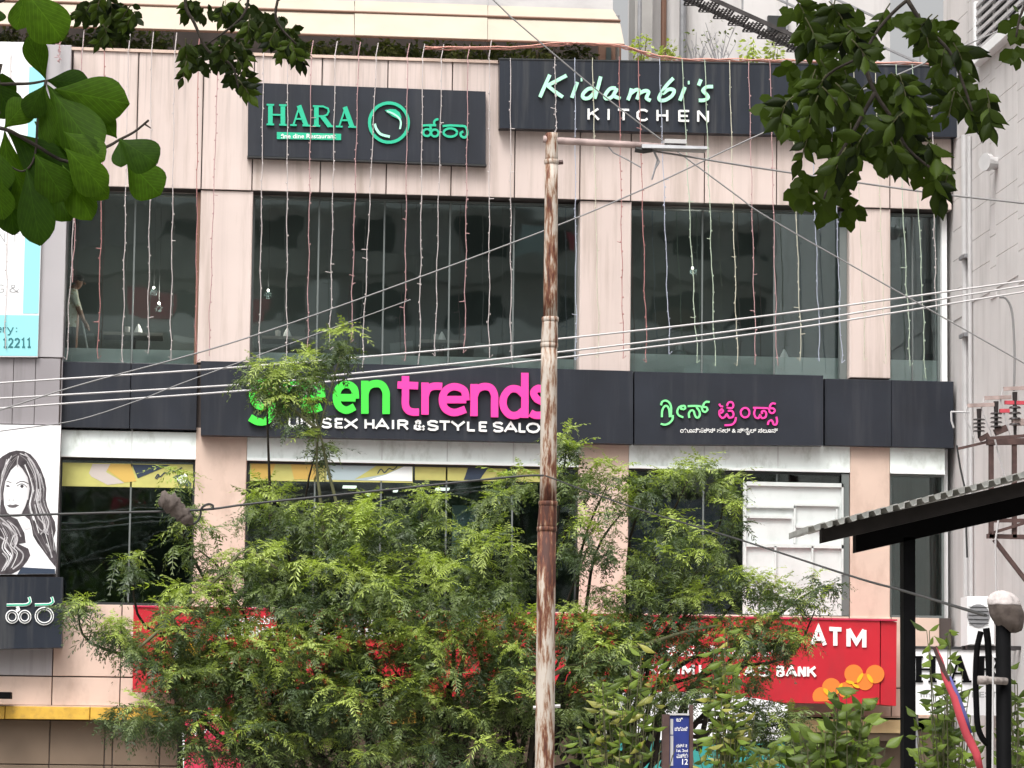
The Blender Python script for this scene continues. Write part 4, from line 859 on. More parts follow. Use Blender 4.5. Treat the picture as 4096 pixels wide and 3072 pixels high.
for i, (u0_, v0_, u1_, v1_, c) in enumerate(strings):
    yS = -.30 if u0_ > 1960 else (-.21 if u0_ > 300 else -.36)
    a, e = S(u0_, v0_-4, yS), S(u1_, v1_, yS); n = 34; path = []; ph_ = random.uniform(0,6); ph2 = random.uniform(0,6)
    for k in range(n+1):
        t_ = k/n; p = a.lerp(e, t_); amp = .004+.010*t_*t_
        path.append(p+Vector((amp*math.sin(ph_+k*.8)+amp*.7*math.sin(ph2+k*1.9)*random.uniform(.3,1), random.uniform(-.01,.01), 0)))
    if v1_ > 1300 and random.random() < .75: path.append(path[-1]+Vector((random.choice((-1,1))*.05,0,.05)))
    b = MB(); b.tube([S(u0_+8, v0_-78, .12), Vector((a.x, -.04, zTop+.056))]+path if u0_ < 1960 and u0_ > 250 else [a+Vector((0,.06,.01))]+path, .0066, 4)
    for k in range(2, n, 1):
        if random.random() < .8:
            p = path[k]+Vector((random.uniform(-.02,.02), random.uniform(-.015,.005), random.uniform(-.02,.02))); s_ = random.uniform(.007,.013)
            b.add([p+Vector(q)*s_ for q in ((1,0,0),(-1,0,0),(0,1,0),(0,-1,0),(0,0,1.6),(0,0,-1.6))], [(0,2,4),(2,1,4),(1,3,4),(3,0,4),(2,0,5),(1,2,5),(3,1,5),(0,3,5)])
    for k in range(2):
        if random.random() < .6:
            p = path[random.randint(6,n-3)]; b.tube([p, p+Vector((random.choice((-1,1))*random.uniform(.05,.09),-.005,random.uniform(-.01,.02)))], .006, 4)
    span = 'left of the Hara board' if u0_ < 990 else ('across the green lettered board' if u0_ < 1950 else ('across the script lettered board' if u0_ < 3060 else 'at the right end of the facade'))
    sub = [s for s in strings if (s[0] < 990) == (u0_ < 990) and (990 <= s[0] < 1950) == (990 <= u0_ < 1950) and (1950 <= s[0] < 3060) == (1950 <= u0_ < 3060)]
    span = span.replace('Hara board', 'green lettered board')
    tag(b.build('fairy_light_string', LM[c]), '%s fairy light string, %s from the left %s' % (c, words[sub.index(strings[i])], span), 'light string', 'fairy light strings down the facade')

# ------------------------------------------------------------------ neighbouring building on the right
xN = xR+.05
N = thing('grey_side_building', 'pale grey building whose blank side wall closes the right edge', 'building', (xN+2, -6, 0))
y_far = .8
b = MB(); b.box(xN, xN+6, -16, y_far, 0, 18); wallN = b.build('wall', M['greywall'], N)
ye_ = [SX(u, 800, xN).y for u in (3814,3876,3962,3986,4074,4150,4240)]
zrow = 8.6; k = 0
while zrow < 15.4:
    for a, c in zip(ye_[:-1], ye_[1:]):
        if abs(a-c) < .25: continue
        hh = .49
        off = .13 if ye_.index(a) % 2 else 0
        b = MB(); b.add([(xN-.014,a-.006,zrow+off),(xN-.014,c+.006,zrow+off),(xN-.014,c+.006,zrow+off+hh-.010),(xN-.014,a-.006,zrow+off+hh-.010),(xN-.001,a-.006,zrow+off-.006),(xN-.001,c+.006,zrow+off-.006),(xN-.001,c+.006,zrow+off+hh-.012),(xN-.001,a-.006,zrow+off+hh-.012)],
                        [(0,1,2,3),(0,4,5,1),(1,5,6,2),(2,6,7,3),(3,7,4,0)]); b.build('wall_panel', M['greywall'], wallN)
    zrow += .49
pp = SX(3874, 900, xN); b = MB(); b.tube([(xN-.06,pp.y,.1),(xN-.06,pp.y,SX(3874,540,xN).z)], .055, 8); b.build('rain_pipe', M['pvc'], N)
pp = SX(3884, 900, xN); b = MB(); b.tube([(xN-.05,pp.y-.12,.1),(xN-.05,pp.y-.12,SX(3884,550,xN).z)], .035, 8); b.build('rain_pipe', M['pvc'], N)
for v in (1032,1345): 
    q = SX(3874, v, xN); b = MB(); b.box(xN-.13, xN-.002, q.y-.25, q.y+.12, q.z-.03, q.z+.03); b.build('pipe_clamp', M['greysteel'], N)
q = SX(3990, 655, xN); b = MB(); b.lathe((xN-.001,q.y,q.z), [(0,.10),(.18,.10),(.18,.14),(.26,.14),(.26,.09)], 14, axis=(-1,-.5,0)); b.build('exhaust_pipe', M['pvc'], N)
q0, q1 = SX(3930, 222, xN), SX(3930, 4, xN); ywin = (q0.y, q0.y-5)
b = MB(); b.box(xN-.03, xN-.002, ywin[1], ywin[0], q0.z, q1.z); wn = b.build('window', M['framedark'], N)
for i in range(6):
    zz = q0.z+(q1.z-q0.z)*(i+.5)/6; b = MB(); b.box(xN-.10, xN-.06, ywin[1], ywin[0]+.03, zz-.03, zz+.03); b.build('window_bar', M['pvc'], wn)
for i in range(5):
    yy = ywin[0]-.05-i*.9; b = MB(); b.box(xN-.058, xN-.031, yy-.04, yy+.04, q0.z, q1.z); b.build('window_stile', M['pvc'], wn)
b = MB(); b.box(xN-.16, xN-.002, ywin[1], ywin[0]+.1, q0.z-.16, q0.z-.002); b.build('window_sill', M['white'], wn)
b = MB(); b.box(xN-.12, xN-.002, ywin[0]+.03, ywin[0]+.12, q0.z, q1.z); b.build('window_jamb', M['white'], wn)
# dark cable on the wall and the air conditioner
acp = Z[3][3](1830, 390, -4.2)
t = thing('air_conditioner', 'off-white air conditioner box on the wall above the white sign', 'air conditioner', (acp.x, -4.2, acp.z-.4))
a0, a1 = Z[3][3](1725,175,-4.2), Z[3][3](1960,600,-4.2)
b = MB(); b.cbox(a0.x, a1.x, -4.2, -3.75, a1.z, a0.z, .015); b.build('case', M['white'], t)
q = Z[3][3](1765,330,-4.2); b = MB(); b.lathe((q.x+.09,-4.202,q.z-.02), [(0,.17),(.012,.17),(.012,.15)], 20, axis=(0,-1,0)); b.build('fan_grille', M['greysteel'], t)
for k in range(5):
    b = MB(); b.box(q.x-.06, q.x+.24, -4.222, -4.215, q.z-.14+k*.06, q.z-.13+k*.06); b.build('grille_bar', M['framedark'], t)
b = MB(); b.box(a0.x, xN+.0, -4.15, -4.05, a1.z-.06, a1.z-.002); b.box(a0.x, xN, -3.85, -3.79, a1.z-.06, a1.z-.002); b.build('bracket', M['steel'], t)

# ------------------------------------------------------------------ transformer structure
yT = -9.0; f = Z[2][3]; M['pot2'] = mat('brown_white_porcelain', (.34,.26,.24), .5, var=.3, vscale=9)
T = thing('transformer_stand', 'brown angle iron electric stand with ribbed insulators beside the grey wall', 'electric stand', (S(4140,2900,yT).x, yT, 0))
xp = S(4150,2000,yT).x
b = MB(); b.box(xp-.09, xp+.09, yT-.09, yT+.09, 0, S(4150,1450,yT).z); b.build('mast', M['transf'], T)
def tbar(zx0, zy0, zx1, zy1, w_=.05, name='arm', dy=0, m='transf'):
    b = MB(); b.bar(f(zx0,zy0,yT+dy), f(zx1,zy1,yT+dy), w_, w_); return b.build(name, M[m], T)
tbar(1640,560,1900,500,.035); tbar(1890,500,2330,495,.085); tbar(1890,470,2330,440,.04,dy=-.2)
for zx in (1928,2128): tbar(zx,500,zx,1330,.06,'hanger')
tbar(1880,1180,2330,1180,.05); tbar(1890,1315,2330,1325,.06); tbar(1930,1290,2250,1190,.04,dy=-.05); tbar(1955,1345,2330,1830,.055,'brace')
tbar(2330,1830,2330,1325,.06,'brace')
ins_ = [(1825,215,470),(1972,150,440),(2135,70,440)]
for zx, zt, zb in ins_:
    p0, p1 = f(zx, zb, yT), f(zx, zt, yT); L = p1.z-p0.z; pr = [(0,.02)]
    for k in range(4): pr += [(L*(.22+k*.13),.025),(L*(.23+k*.13),.085),(L*(.27+k*.13),.07),(L*(.275+k*.13),.028)]
    pr += [(L*.75,.03),(L,.035)]
    b = MB(); b.lathe(p0, pr, 12); o = b.build('insulator', M['porc'], T)
    b = MB(); b.bar(p1+Vector((-.16,0,.04)), p1+Vector((.2,-.02,.06)), .035, .05); b.build('fuse_cap', M['pot2'], T)
    b = MB(); b.tube([p1+Vector((-.16,0,.04)), p1+Vector((-.2,0,-.1)), p0+Vector((-.1,0,.1)), p0+Vector((-.05,0,-.05))], .011, 5); b.build('jumper_wire', M['wirepale'], T)
tbar(2000,232,2085,232,.05,'red_link',m='flagred'); tbar(2045,160,2330,165,.05,'red_link',m='flagred'); tbar(2110,330,2330,330,.09,'white_link',m='pot2')
tbar(1830,480,1905,440,.07,'clamp'); tbar(1960,420,2060,380,.09,'clamp')
b = MB(); b.tube([f(1630,530,yT), f(1660,720,yT), f(1700,900,yT), f(1720,1500,yT)], .014, 5); b.build('cable', M['wiredark'], T)
b = MB(); b.tube([f(1950,440,yT-.1), f(2000,640,yT-.1), f(2045,800,yT-.1), f(1965,1350,yT-.1), f(1975,2200,yT-.1)], .013, 5); b.build('cable', M['wirepale'], T)
b = MB(); b.tube(catmull([f(2125,60,yT), Z[1][3](2130,1400,yT), Z[1][3](2110,1050,yT), Z[1][3](2060,925,yT), Z[1][3](2000,910,yT)],5), .016, 6); b.build('cable', M['wiregrey'], T)
b = MB(); b.tube(catmull([f(1580,240,yT), f(1720,245,yT)],2)+[f(1740,245,yT)], .013, 5); b.tube([f(1582,240,yT), f(1585,320,yT), f(1605,380,yT)], .013, 5); b.build('cable', M['pvc'], T)

# ------------------------------------------------------------------ rusty street lamp
yL = -25.0; k = pxm(yL)
L = thing('street_lamp', 'rusty stepped street lamp pole with a thin arm in front of the salon sign', 'street lamp', (O(1178,1650,yL).x, yL, .12))
def opt(u, v): return O(u, v, yL)
base = opt(1176, 1760); base.z = .12
axis_pts = [(1177.5,1650),(1180,1400),(1181,1145),(1184,1090),(1186.5,745),(1188.5,692),(1192,290)]
def ax(v): 
    vs_ = [q[1] for q in axis_pts][::-1]; us_ = [q[0] for q in axis_pts][::-1]; return float(np.interp(v, vs_, us_))
hw = lambda px: px/2*4096/2212/k
segs = [(1800,43,1143,40),(1142,42,1088,38),(1087,36.5,746,35.5),(745,37.5,690,34),(689,31,350,29),(349,28,288,27)]
for i, (v0_, w0_, v1_, w1_) in enumerate(segs):
    p0 = opt(ax(min(v0_,1650)), v0_) if v0_ < 1700 else Vector((base.x, yL, .12)); p1 = opt(ax(v1_), v1_)
    b = MB(); n = 6; b.tube([p0.lerp(p1, j/n) for j in range(n+1)], [hw(w0_+(w1_-w0_)*j/n) for j in range(n+1)], 20)
    o = b.build('collar' if i in (1,3) else 'pole_section', M['rust'], L, True)
    if i in (0,1,2,3,4):
        q = opt(ax(v1_), v1_); b = MB(); b.lathe(q-Vector((0,0,.02)), [(0,hw(w1_)),(.005,hw(w1_+3)),(.035,hw(w1_+3)),(.04,hw(w1_))], 20); b.build('weld_ring', M['rust'], o, True)
M['armpaint'] = mat('pinkish_pipe', (.33,.25,.235), .6, var=.25, vscale=9)
a0, a1 = opt(1205,304), opt(1440,317)
b = MB(); b.tube([a0-Vector((.12,0,-.01)), a0, a0.lerp(a1,.5), a1], [.03,.03,.028,.025], 10); arm = b.build('arm', M['armpaint'], L, True)
h0, h1 = opt(1385,318), opt(1525,321)
b = MB(); b.hexa([h0+Vector((0,-.06,-.015)),h0+Vector((.0,.06,-.015)),h0+Vector((0,.05,.018)),h0+Vector((0,-.05,.018)),h1+Vector((0,-.09,-.02)),h1+Vector((0,.09,-.02)),h1+Vector((0,.07,.012)),h1+Vector((0,-.07,.006))])
hd = b.build('lamp_head', M['greysteel'], L)
b = MB(); q = opt(1455,311); b.box(q.x-.08, q.x+.1, yL-.06, yL+.06, q.z-.005, q.z+.03); b.build('driver_box', M['pvc'], hd)
b = MB(); b.tube([opt(1372,322), opt(1390,325), opt(1408,322)], .028, 6); b.build('cable_wrap', M['wiredark'], arm)
b = MB(); b.tube([opt(1410,322), opt(1420,345), opt(1412,375), opt(1408,388)], .008, 5); b.tube([opt(1412,325), opt(1424,350), opt(1415,365)], .008, 5); b.build('loose_wire', M['greysteel'], arm)
b = MB(); b.tube([opt(1310,312), opt(1325,330), opt(1355,345), opt(1385,362)], .006, 5); b.build('loose_wire', M['greysteel'], arm)
b = MB(); b.tube([opt(1196,352), opt(1216,350)], .02, 6); b.build('pole_bolt', M['transf'], L)
b = MB(); b.lathe((base.x,yL,.12), [(0,.3),(.12,.3),(.2,.2)], 16); b.build('footing', M['conc'], L)
b = MB(); b.tube([opt(1152,1529), opt(1165,1527), opt(1190,1526), opt(1210,1525)], .016, 6); b.build('strap', M['pvc'], L)

# ------------------------------------------------------------------ overhead wires
def wire(pts, r_, m, label, n=8, name='overhead_wire', grp='overhead wires'):
    b = MB(); b.tube(catmull(pts, n), r_, 5); tag(b.build(name, M[m]), label, 'wire', grp)
yw = -11.
def ext(P, a=6.0):
    P = [Vector(p) for p in P]; return [P[0]+(P[0]-P[1]).normalized()*a] + P + [P[-1]+(P[-1]-P[-2]).normalized()*a]
for P, l in (([(0,1532),(977,1467),(2048,1374),(3066,1263),(4096,1124)], 'pale overhead wire, topmost of the three parallel ones'), ([(0,1594),(1001,1536),(1385,1497),(2048,1430),(3072,1305),(4096,1143)], 'pale overhead wire, middle of the three parallel ones'), ([(0,1633),(996,1561),(1348,1523),(2048,1453),(3072,1328),(4096,1168)], 'pale overhead wire, lowest of the three parallel ones')):
    wire(ext([S(u, v, yw) for u, v in P]), .0125, 'wirepale', l)
wire(ext([S(u, v, -14) for u, v in ((0,1640),(319,1540),(1018,1342),(2048,972),(2548,768),(3010,551),(3300,425))],3), .009, 'wiregrey', 'thin grey wire rising to the right behind the rusty pole')
wire(ext([S(u, v, -13) for u, v in ((0,1725),(300,1682),(550,1603),(720,1536),(1010,1430))],2), .007, 'wiregrey', 'thin grey wire crossing the black band at the left')
wire(ext([S(u, v, -21) for u, v in ((1973,0),(2048,72),(2321,305),(2511,458),(2928,768),(3072,870),(3500,1115),(4096,1453))],3), .0072, 'wiregrey', 'dark wire falling diagonally from the top across the script lettered sign')
wire([S(2610,604,-24.98), S(2760,628,-24.9), S(3072,678,-24.6), S(3697,768,-24.2), S(4096,814,-24), S(4400,850,-23.8)], .0085, 'wiregrey', 'dark service wire running right from the street lamp arm')
LWp = [S(u, v, yL-.12) for u, v in ((-500,2080),(0,2063),(400,2052),(796,2040),(1015,2014),(1524,1962),(2042,1908),(2175,1902))]
wire(LWp, .0095, 'wiredark', 'black wire strung low from the left edge to the rusty pole')
yC = -40.6
wire([S(2180,1902,yL-.14), S(2511,2022,-27.2), S(2951,2156,-30.6), S(3405,2304,-34.6), S(3604,2360,-36.6), S(3942,2461,yC-.02)], .006, 'wiredark', 'black wire slanting down from the rusty pole to the capped post')
b = MB(); b.tube(catmull([Z[2][0](1730,1095,yL-.12), Z[2][0](1755,1060,yL-.14), Z[2][0](1800,1038,yL-.14), Z[2][0](1838,1050,yL-.14), Z[2][0](1830,1075,yL-.14), Z[2][0](1770,1085,yL-.12)],5), .010, 5); b.tube(catmull([Z[2][0](1735,1095,yL-.12), Z[2][0](1730,1140,yL-.12), Z[2][0](1690,1200,yL-.12), Z[2][0](1600,1225,yL-.12)],4), .009, 5)
tag(b.build('wire_loop', M['wiredark']), 'looped tail of black wire hanging by the left pillar', 'wire')
b = MB(); q = [Z[2][0](x, y, yL-.16) for x, y in ((1380,1000),(1440,1010),(1500,1050),(1560,1110),(1610,1160),(1640,1210))]
b.tube(catmull(q,3), [.03,.06,.075,.06,.08,.07,.085,.06,.07,.05,.075,.05,.06,.05,.03,.02], 10); b.v = [tuple(Vector(v)+Vector((math.sin(v[2]*70+v[1]*60), math.sin(v[0]*80), math.sin(v[0]*90+v[1]*50)))*.012) for v in b.v]; tag(b.build('cable_joint', M['joint2'], None, True), 'mottled brown cable joint bundle hung on the low black wire', 'cable joint')

# ------------------------------------------------------------------ shelter at the right
yH = -32.5; f = Z[2][3]; M['beamdark'] = mat('dark_brown_beam', (.022,.019,.018), .7, var=.3, vscale=8, spec=.2)
H = thing('bus_shelter', 'black steel shelter with a sloping ribbed roof at the right', 'shelter', (O(1960,1650,yH).x, yH, .12))
e0, e1 = f(345,1275,yH), f(2212,800,yH); dr = (e1-e0); ln = dr.length; dr.normalize(); nrm = Vector((-dr.z,0,dr.x))
dep = .62; extn = 2.2
xsN = 60; b = MB(); prof_ = []
pitch_ = ln/18.0; s_ = -0.0; pts = []
while s_ < ln+extn:
    for q, hgt in ((0,0),(.12,.030),(.52,.030),(.64,0)): pts.append((s_+q*pitch_, hgt))
    s_ += pitch_
pl = [e0+dr*a+nrm*h for a, h in pts]; n = len(pl)
vv = [p for p in pl]+[p+Vector((0,dep,0)) for p in pl]+[p-nrm*.006 for p in pl]+[p-nrm*.006+Vector((0,dep,0)) for p in pl]
fs = []
for i in range(n-1): fs += [(i,i+1,n+i+1,n+i),(2*n+i+1,2*n+i,3*n+i,3*n+i+1),(i,2*n+i,2*n+i+1,i+1),(n+i+1,3*n+i+1,3*n+i,n+i)]
b.add(vv, fs); b.build('roof_sheet', M['roofsheet'], H)
def hb(za, zb, hh, y0, y1, name):
    p0, p1 = f(*za, yH), f(*zb, yH); p1 = p1+(p1-p0).normalized()*extn
    d_ = Vector((0,0,-hh)); b = MB()
    b.hexa([Vector((p0.x,y0,p0.z))+d_, Vector((p1.x,y0,p1.z))+d_, Vector((p1.x,y1,p1.z))+d_, Vector((p0.x,y1,p0.z))+d_, Vector((p0.x,y0,p0.z)), Vector((p1.x,y0,p1.z)), Vector((p1.x,y1,p1.z)), Vector((p0.x,y1,p0.z))]); b.build(name, M['beamdark'] if name == 'purlin' else M['blackpost'], H)
hb((500,1235),(2212,835), .085, yH+.12, yH+.2, 'purlin'); hb((850,1235),(2212,925), .13, yH+.3, yH+.4, 'rafter'); None
px_ = O(1961,1400,yH+.35); b = MB(); wpo = 26/2*4096/2212/pxm(yH+.35); b.box(px_.x-wpo, px_.x+wpo, yH+.3, yH+.4, .12, O(1960,1168,yH+.3).z+.02); b.build('post', M['blackpost'], H)
b = MB(); b.box(px_.x-wpo+2.6, px_.x+wpo+2.6, yH+.3, yH+.4, .12, O(1960,1168,yH+.3).z+.5); b.build('post', M['blackpost'], H)

# ------------------------------------------------------------------ capped black post, pipe and furled flag
f = Z[3][3]; kk = pxm(yC)*f.k
M['capcloth'] = mat('pale_cap_cloth', (.42,.38,.37), .9, var=.2, vscale=20, bump=.4, bscale=40)
t = thing('capped_post', 'thick black post topped with a dirty wrapped cloth bundle', 'post', (f(2030,1500,yC).x, yC, .12))
c0 = f(2032,450,yC); b = MB(); b.tube([(c0.x,yC,.12),(c0.x,yC,c0.z+.04)], 66/kk, 18); b.build('post', M['blackpost'], t, True)
cc = f(2050,290,yC); s_ = 190/kk/.19
def capmesh(prof_, name, m):
    b = MB(); b.lathe(cc, [(a*s_, r_*s_*.92) for a, r_ in prof_], 36)
    b.v = [tuple(cc+(Vector(v)-cc)*(1+.05*math.sin(7*math.atan2(v[1]-cc.y,v[0]-cc.x)+14*v[2])+.025*math.sin(130*v[2]+2*math.atan2(v[1]-cc.y,v[0]-cc.x))) + Vector(((v[2]-cc.z)*-.25,0,0))) for v in b.v]
    return b.build(name, M[m], t, True)
capmesh([(-.19,.045),(-.182,.07),(-.17,.10),(-.15,.118),(-.12,.135),(-.09,.148),(-.06,.155),(-.03,.159),(0,.159),(.03,.157),(.05,.15)], 'sack', 'joint2')
capmesh([(.035,.10),(.036,.158),(.05,.155),(.07,.148),(.09,.138),(.11,.124),(.13,.104),(.145,.078),(.154,.05),(.158,.0)], 'cloth_cap', 'capcloth')
b = MB(); q = f(1890,905,yC-.04); b.tube([f(1815,900,yC-.05), f(1900,900,yC-.05)], 38/kk, 12); b.tube([f(1900,900,yC-.05), f(2060,910,yC-.03)], 32/kk, 12); b.build('bracket', M['cloth'], t, True)
b = MB(); b.tube([f(1945,700,yC-.06), f(1940,1659,yC-.06), f(1940,1800,yC-.06)], 9/kk, 6); b.build('cord', M['pvc'], t)
t = thing('bent_pipe', 'slim black bent pipe standing beside the capped post', 'pipe', (f(1900,1600,yC).x, yC+.05, .12))
b = MB(); bp_ = catmull([f(1840,480,yC+.05), f(1808,620,yC+.05), f(1795,850,yC+.05), f(1800,1100,yC+.05), f(1812,1290,yC+.05), f(1850,1400,yC+.05), f(1905,1460,yC+.05)],5); b.tube(bp_, 26/kk, 10); b.build('curved_pipe', M['blackpost'], t, True)
q0 = f(1905,900,yC+.05); b = MB(); b.tube([(q0.x+.01,yC+.05,.12), f(1912,1400,yC+.05), f(1912,800,yC+.05), f(1900,560,yC+.05), f(1885,450,yC+.05)], 30/kk, 10); b.build('upright', M['blackpost'], t, True)
yF = yC+.6; t = thing('furled_flag', 'faded red and blue cloth flag furled on a leaning stick', 'flag', (f(1850,1800,yF).x, yF, .12))
tipp, bot = f(1440,610,yF), f(1850,1700,yF); dd = (bot-tipp); ground_hit = tipp+dd*((.12-tipp.z)/dd.z)
b = MB(); b.tube([tipp, ground_hit], .009, 6); b.build('stick', M['transf'], t)
pts = [tipp.lerp(bot, a) for a in (0.01,.1,.25,.4,.55,.7,.85,1)]; b = MB(); b.tube(pts, [.004,.008,.011,.015,.016,.016,.014,.010], 9); b.v = [tuple(Vector(v)+Vector((.004*math.sin(v[2]*40),.005*math.sin(v[2]*31),0))) for v in b.v]; b.build('cloth', M['flagred'], t, True)
b = MB(); b.tube([p+Vector((.010,-.008,.006)) for p in pts[2:6]], [.003,.009,.009,.003], 8); b.build('blue_fold', M['flagblue'], t, True)

# ------------------------------------------------------------------ blue street sign
yB = -29.0; f = Z[3][2]
t = thing('blue_street_sign', 'narrow blue enamel sign with white lettering between two dark posts', 'sign', (f(1450,1659,yB).x, yB, .12))
def ppost(zx0, zx1, ztop, dy):
    a, c = f(zx0,1400,yB), f(zx1,1400,yB); b = MB(); b.box(a.x, c.x, yB+dy, yB+dy+.06, .12, f(zx0,ztop,yB).z); b.build('post', M['transf'], t)
ppost(1300,1358,1195,-.02); ppost(1532,1562,1115,-.02)
a, c = f(1360,1190,yB), f(1530,1210,yB); b = MB(); b.box(a.x, c.x, yB, yB+.025, f(1400,1900,yB).z, a.z-.01); b.build('sign_plate', M['bluesign'], t)
b = MB(); b.box(a.x, c.x, yB-.012, yB+.03, a.z-.009, a.z+.003); b.build('rim', M['pvc'], t)
def bl(txt, x0, y0, x1, y1): typed(txt, f, x0, y0, x1, y1, yB-.002, M['letterwhite'], t, ext=.001)
bl('ಬಿ', 1420,1225,1476,1258); bl('ಬಿಬಿಎಂಪಿ', 1405,1300,1520,1338); bl('ರಸ್ತೆ ೩', 1422,1450,1518,1482); bl('1st, 2nd', 1422,1495,1518,1525); bl('ಮುಖ್ಯ', 1422,1530,1520,1572); bl('12', 1470,1580,1520,1630)
b = MB()
for (y0, y1) in ((1235,1370),(1380,1640)):
    p0, p1 = f(1368,y0,yB-.002), f(1392,y1,yB-.002); b.box(p0.x, p1.x, yB-.004, yB-.001, p1.z, p0.z)
b.build('side_print', M['greyprint'], t)

# ------------------------------------------------------------------ white and teal kiosk behind the shrubs
yk = -3.4; f = Z[3][2]
t = thing('kiosk', 'white topped teal kiosk half hidden by shrubs below the bank sign', 'kiosk', (f(1600,1600,yk).x, yk+.6, .12))
top = catmull([f(880,1060,yk), f(960,1010,yk), f(1200,1000,yk), f(1600,1008,yk), f(1990,1040,yk), f(2250,1085,yk), f(2380,1120,yk)], 4)
zb_ = f(1600,1420,yk).z
b = MB(); b.prism([(p.x,p.z) for p in top]+[(top[-1].x,zb_),(top[0].x,zb_)], yk, yk+1.2); b.build('roof_fascia', M['signwhite'], t)
b = MB(); b.box(top[0].x+.03, top[-1].x-.03, yk+.03, yk+1.1, .12, zb_-.004); b.build('body', M['tealpanel'], t)
b = MB(); b.box(top[0].x+.3, top[-1].x-.3, yk+.0, yk+.028, 1.0, zb_-.5); b.build('counter_opening', M['dark'], t)
# ------------------------------------------------------------------ restaurant inside: tables, person
ZFL = zWb-.28
def table(f, zx0, zx1, zy, label, cups):
    y = YG+.95; a, c = f(zx0, zy, y), f(zx1, zy, y); cx = (a.x+c.x)/2
    t = thing('dining_table', label, 'table', (cx, y+.35, ZFL), 'tables behind the upper windows')
    b = MB(); b.box(a.x, c.x, y, y+.7, a.z-.05, a.z); b.build('table_top', M['wood'], t)
    b = MB(); b.tube([(cx,y+.35,ZFL+.03),(cx,y+.35,a.z-.051)], .045, 8); b.build('pedestal', M['steel'], t)
    b = MB(); b.box(cx-.25, cx+.25, y+.1, y+.6, ZFL, ZFL+.03); b.build('foot_plate', M['steel'], t)
    for zx, kind, l in cups:
        p = f(zx, zy, y+.15); p.z = a.z
        b = MB()
        if kind: b.lathe(p, [(0,.075),(.02,.07),(.09,.045),(.15,.012),(.155,0)], 8)
        else: b.lathe(p, [(0,.04),(.10,.045),(.105,.04)], 10)
        tag(b.build('folded_napkin' if kind else 'steel_tumbler', M['white'] if kind else M['pvc']), l, 'napkin' if kind else 'tumbler')
    for zx in (zx0-40, zx1+60):
        q = f(zx, zy, y+.35); ch = thing('dining_chair', 'chair at the %s of the %s' % ('left' if zx < zx0 else 'right', label.replace('dining ','')), 'chair', (q.x, y+.35, ZFL), 'chairs behind the upper windows')
        s_ = 1 if zx < zx0 else -1
        b = MB(); b.box(q.x-.2, q.x+.2, y+.15, y+.55, ZFL+.43, ZFL+.47); b.build('seat', M['frame'], ch)
        b = MB(); b.bar((q.x-s_*.19,y+.35,ZFL+.47),(q.x-s_*.26,y+.35,ZFL+.92), .03, .38, upv=(1,0,0)); b.build('backrest', M['frame'], ch)
        for dx in (-.17,.17):
            for dy in (.18,.52): b = MB(); b.box(q.x+dx-.015, q.x+dx+.015, y+dy-.015, y+dy+.015, ZFL, ZFL+.429); b.build('leg', M['frame'], ch)
table(Z[1][0], 890, 1405, 1205, 'dining table behind the left upper window', [(1195,1,'white folded napkin on the table in the left upper window'),(1100,0,'steel tumbler on the table in the left upper window')])
table(Z[1][1], 50, 505, 1240, 'dining table at the left of the wide upper window', [(270,1,'white folded napkin at the left of the wide upper window'),(190,0,'steel tumbler at the left of the wide upper window')])
table(Z[1][1], 1430, 1800, 1272, 'dining table at the right of the wide upper window', [(1605,1,'white folded napkin at the right of the wide upper window'),(1555,0,'steel tumbler at the right of the wide upper window')])
p = Z[1][3](140,1440,YG+.2); b = MB(); b.lathe((p.x,YG+.2,zWb+.341), [(0,.09),(.03,.085),(.12,.05),(.19,.01)], 8); tag(b.build('folded_napkin', M['white']), 'white folded napkin on the ledge near the bare branches reflection', 'napkin')
b = MB(); p = Z[1][2](1445,1400,YG+.25); b.lathe((p.x,YG+.25,zWb+.341), [(0,.12),(.10,.12),(.13,.09),(.15,.05),(.17,.06),(.19,.065),(.22,.04),(.235,.0)], 14); tag(b.build('lantern', M['frame'], None, True), 'dark squat lantern on the ledge of the right upper window', 'lantern')

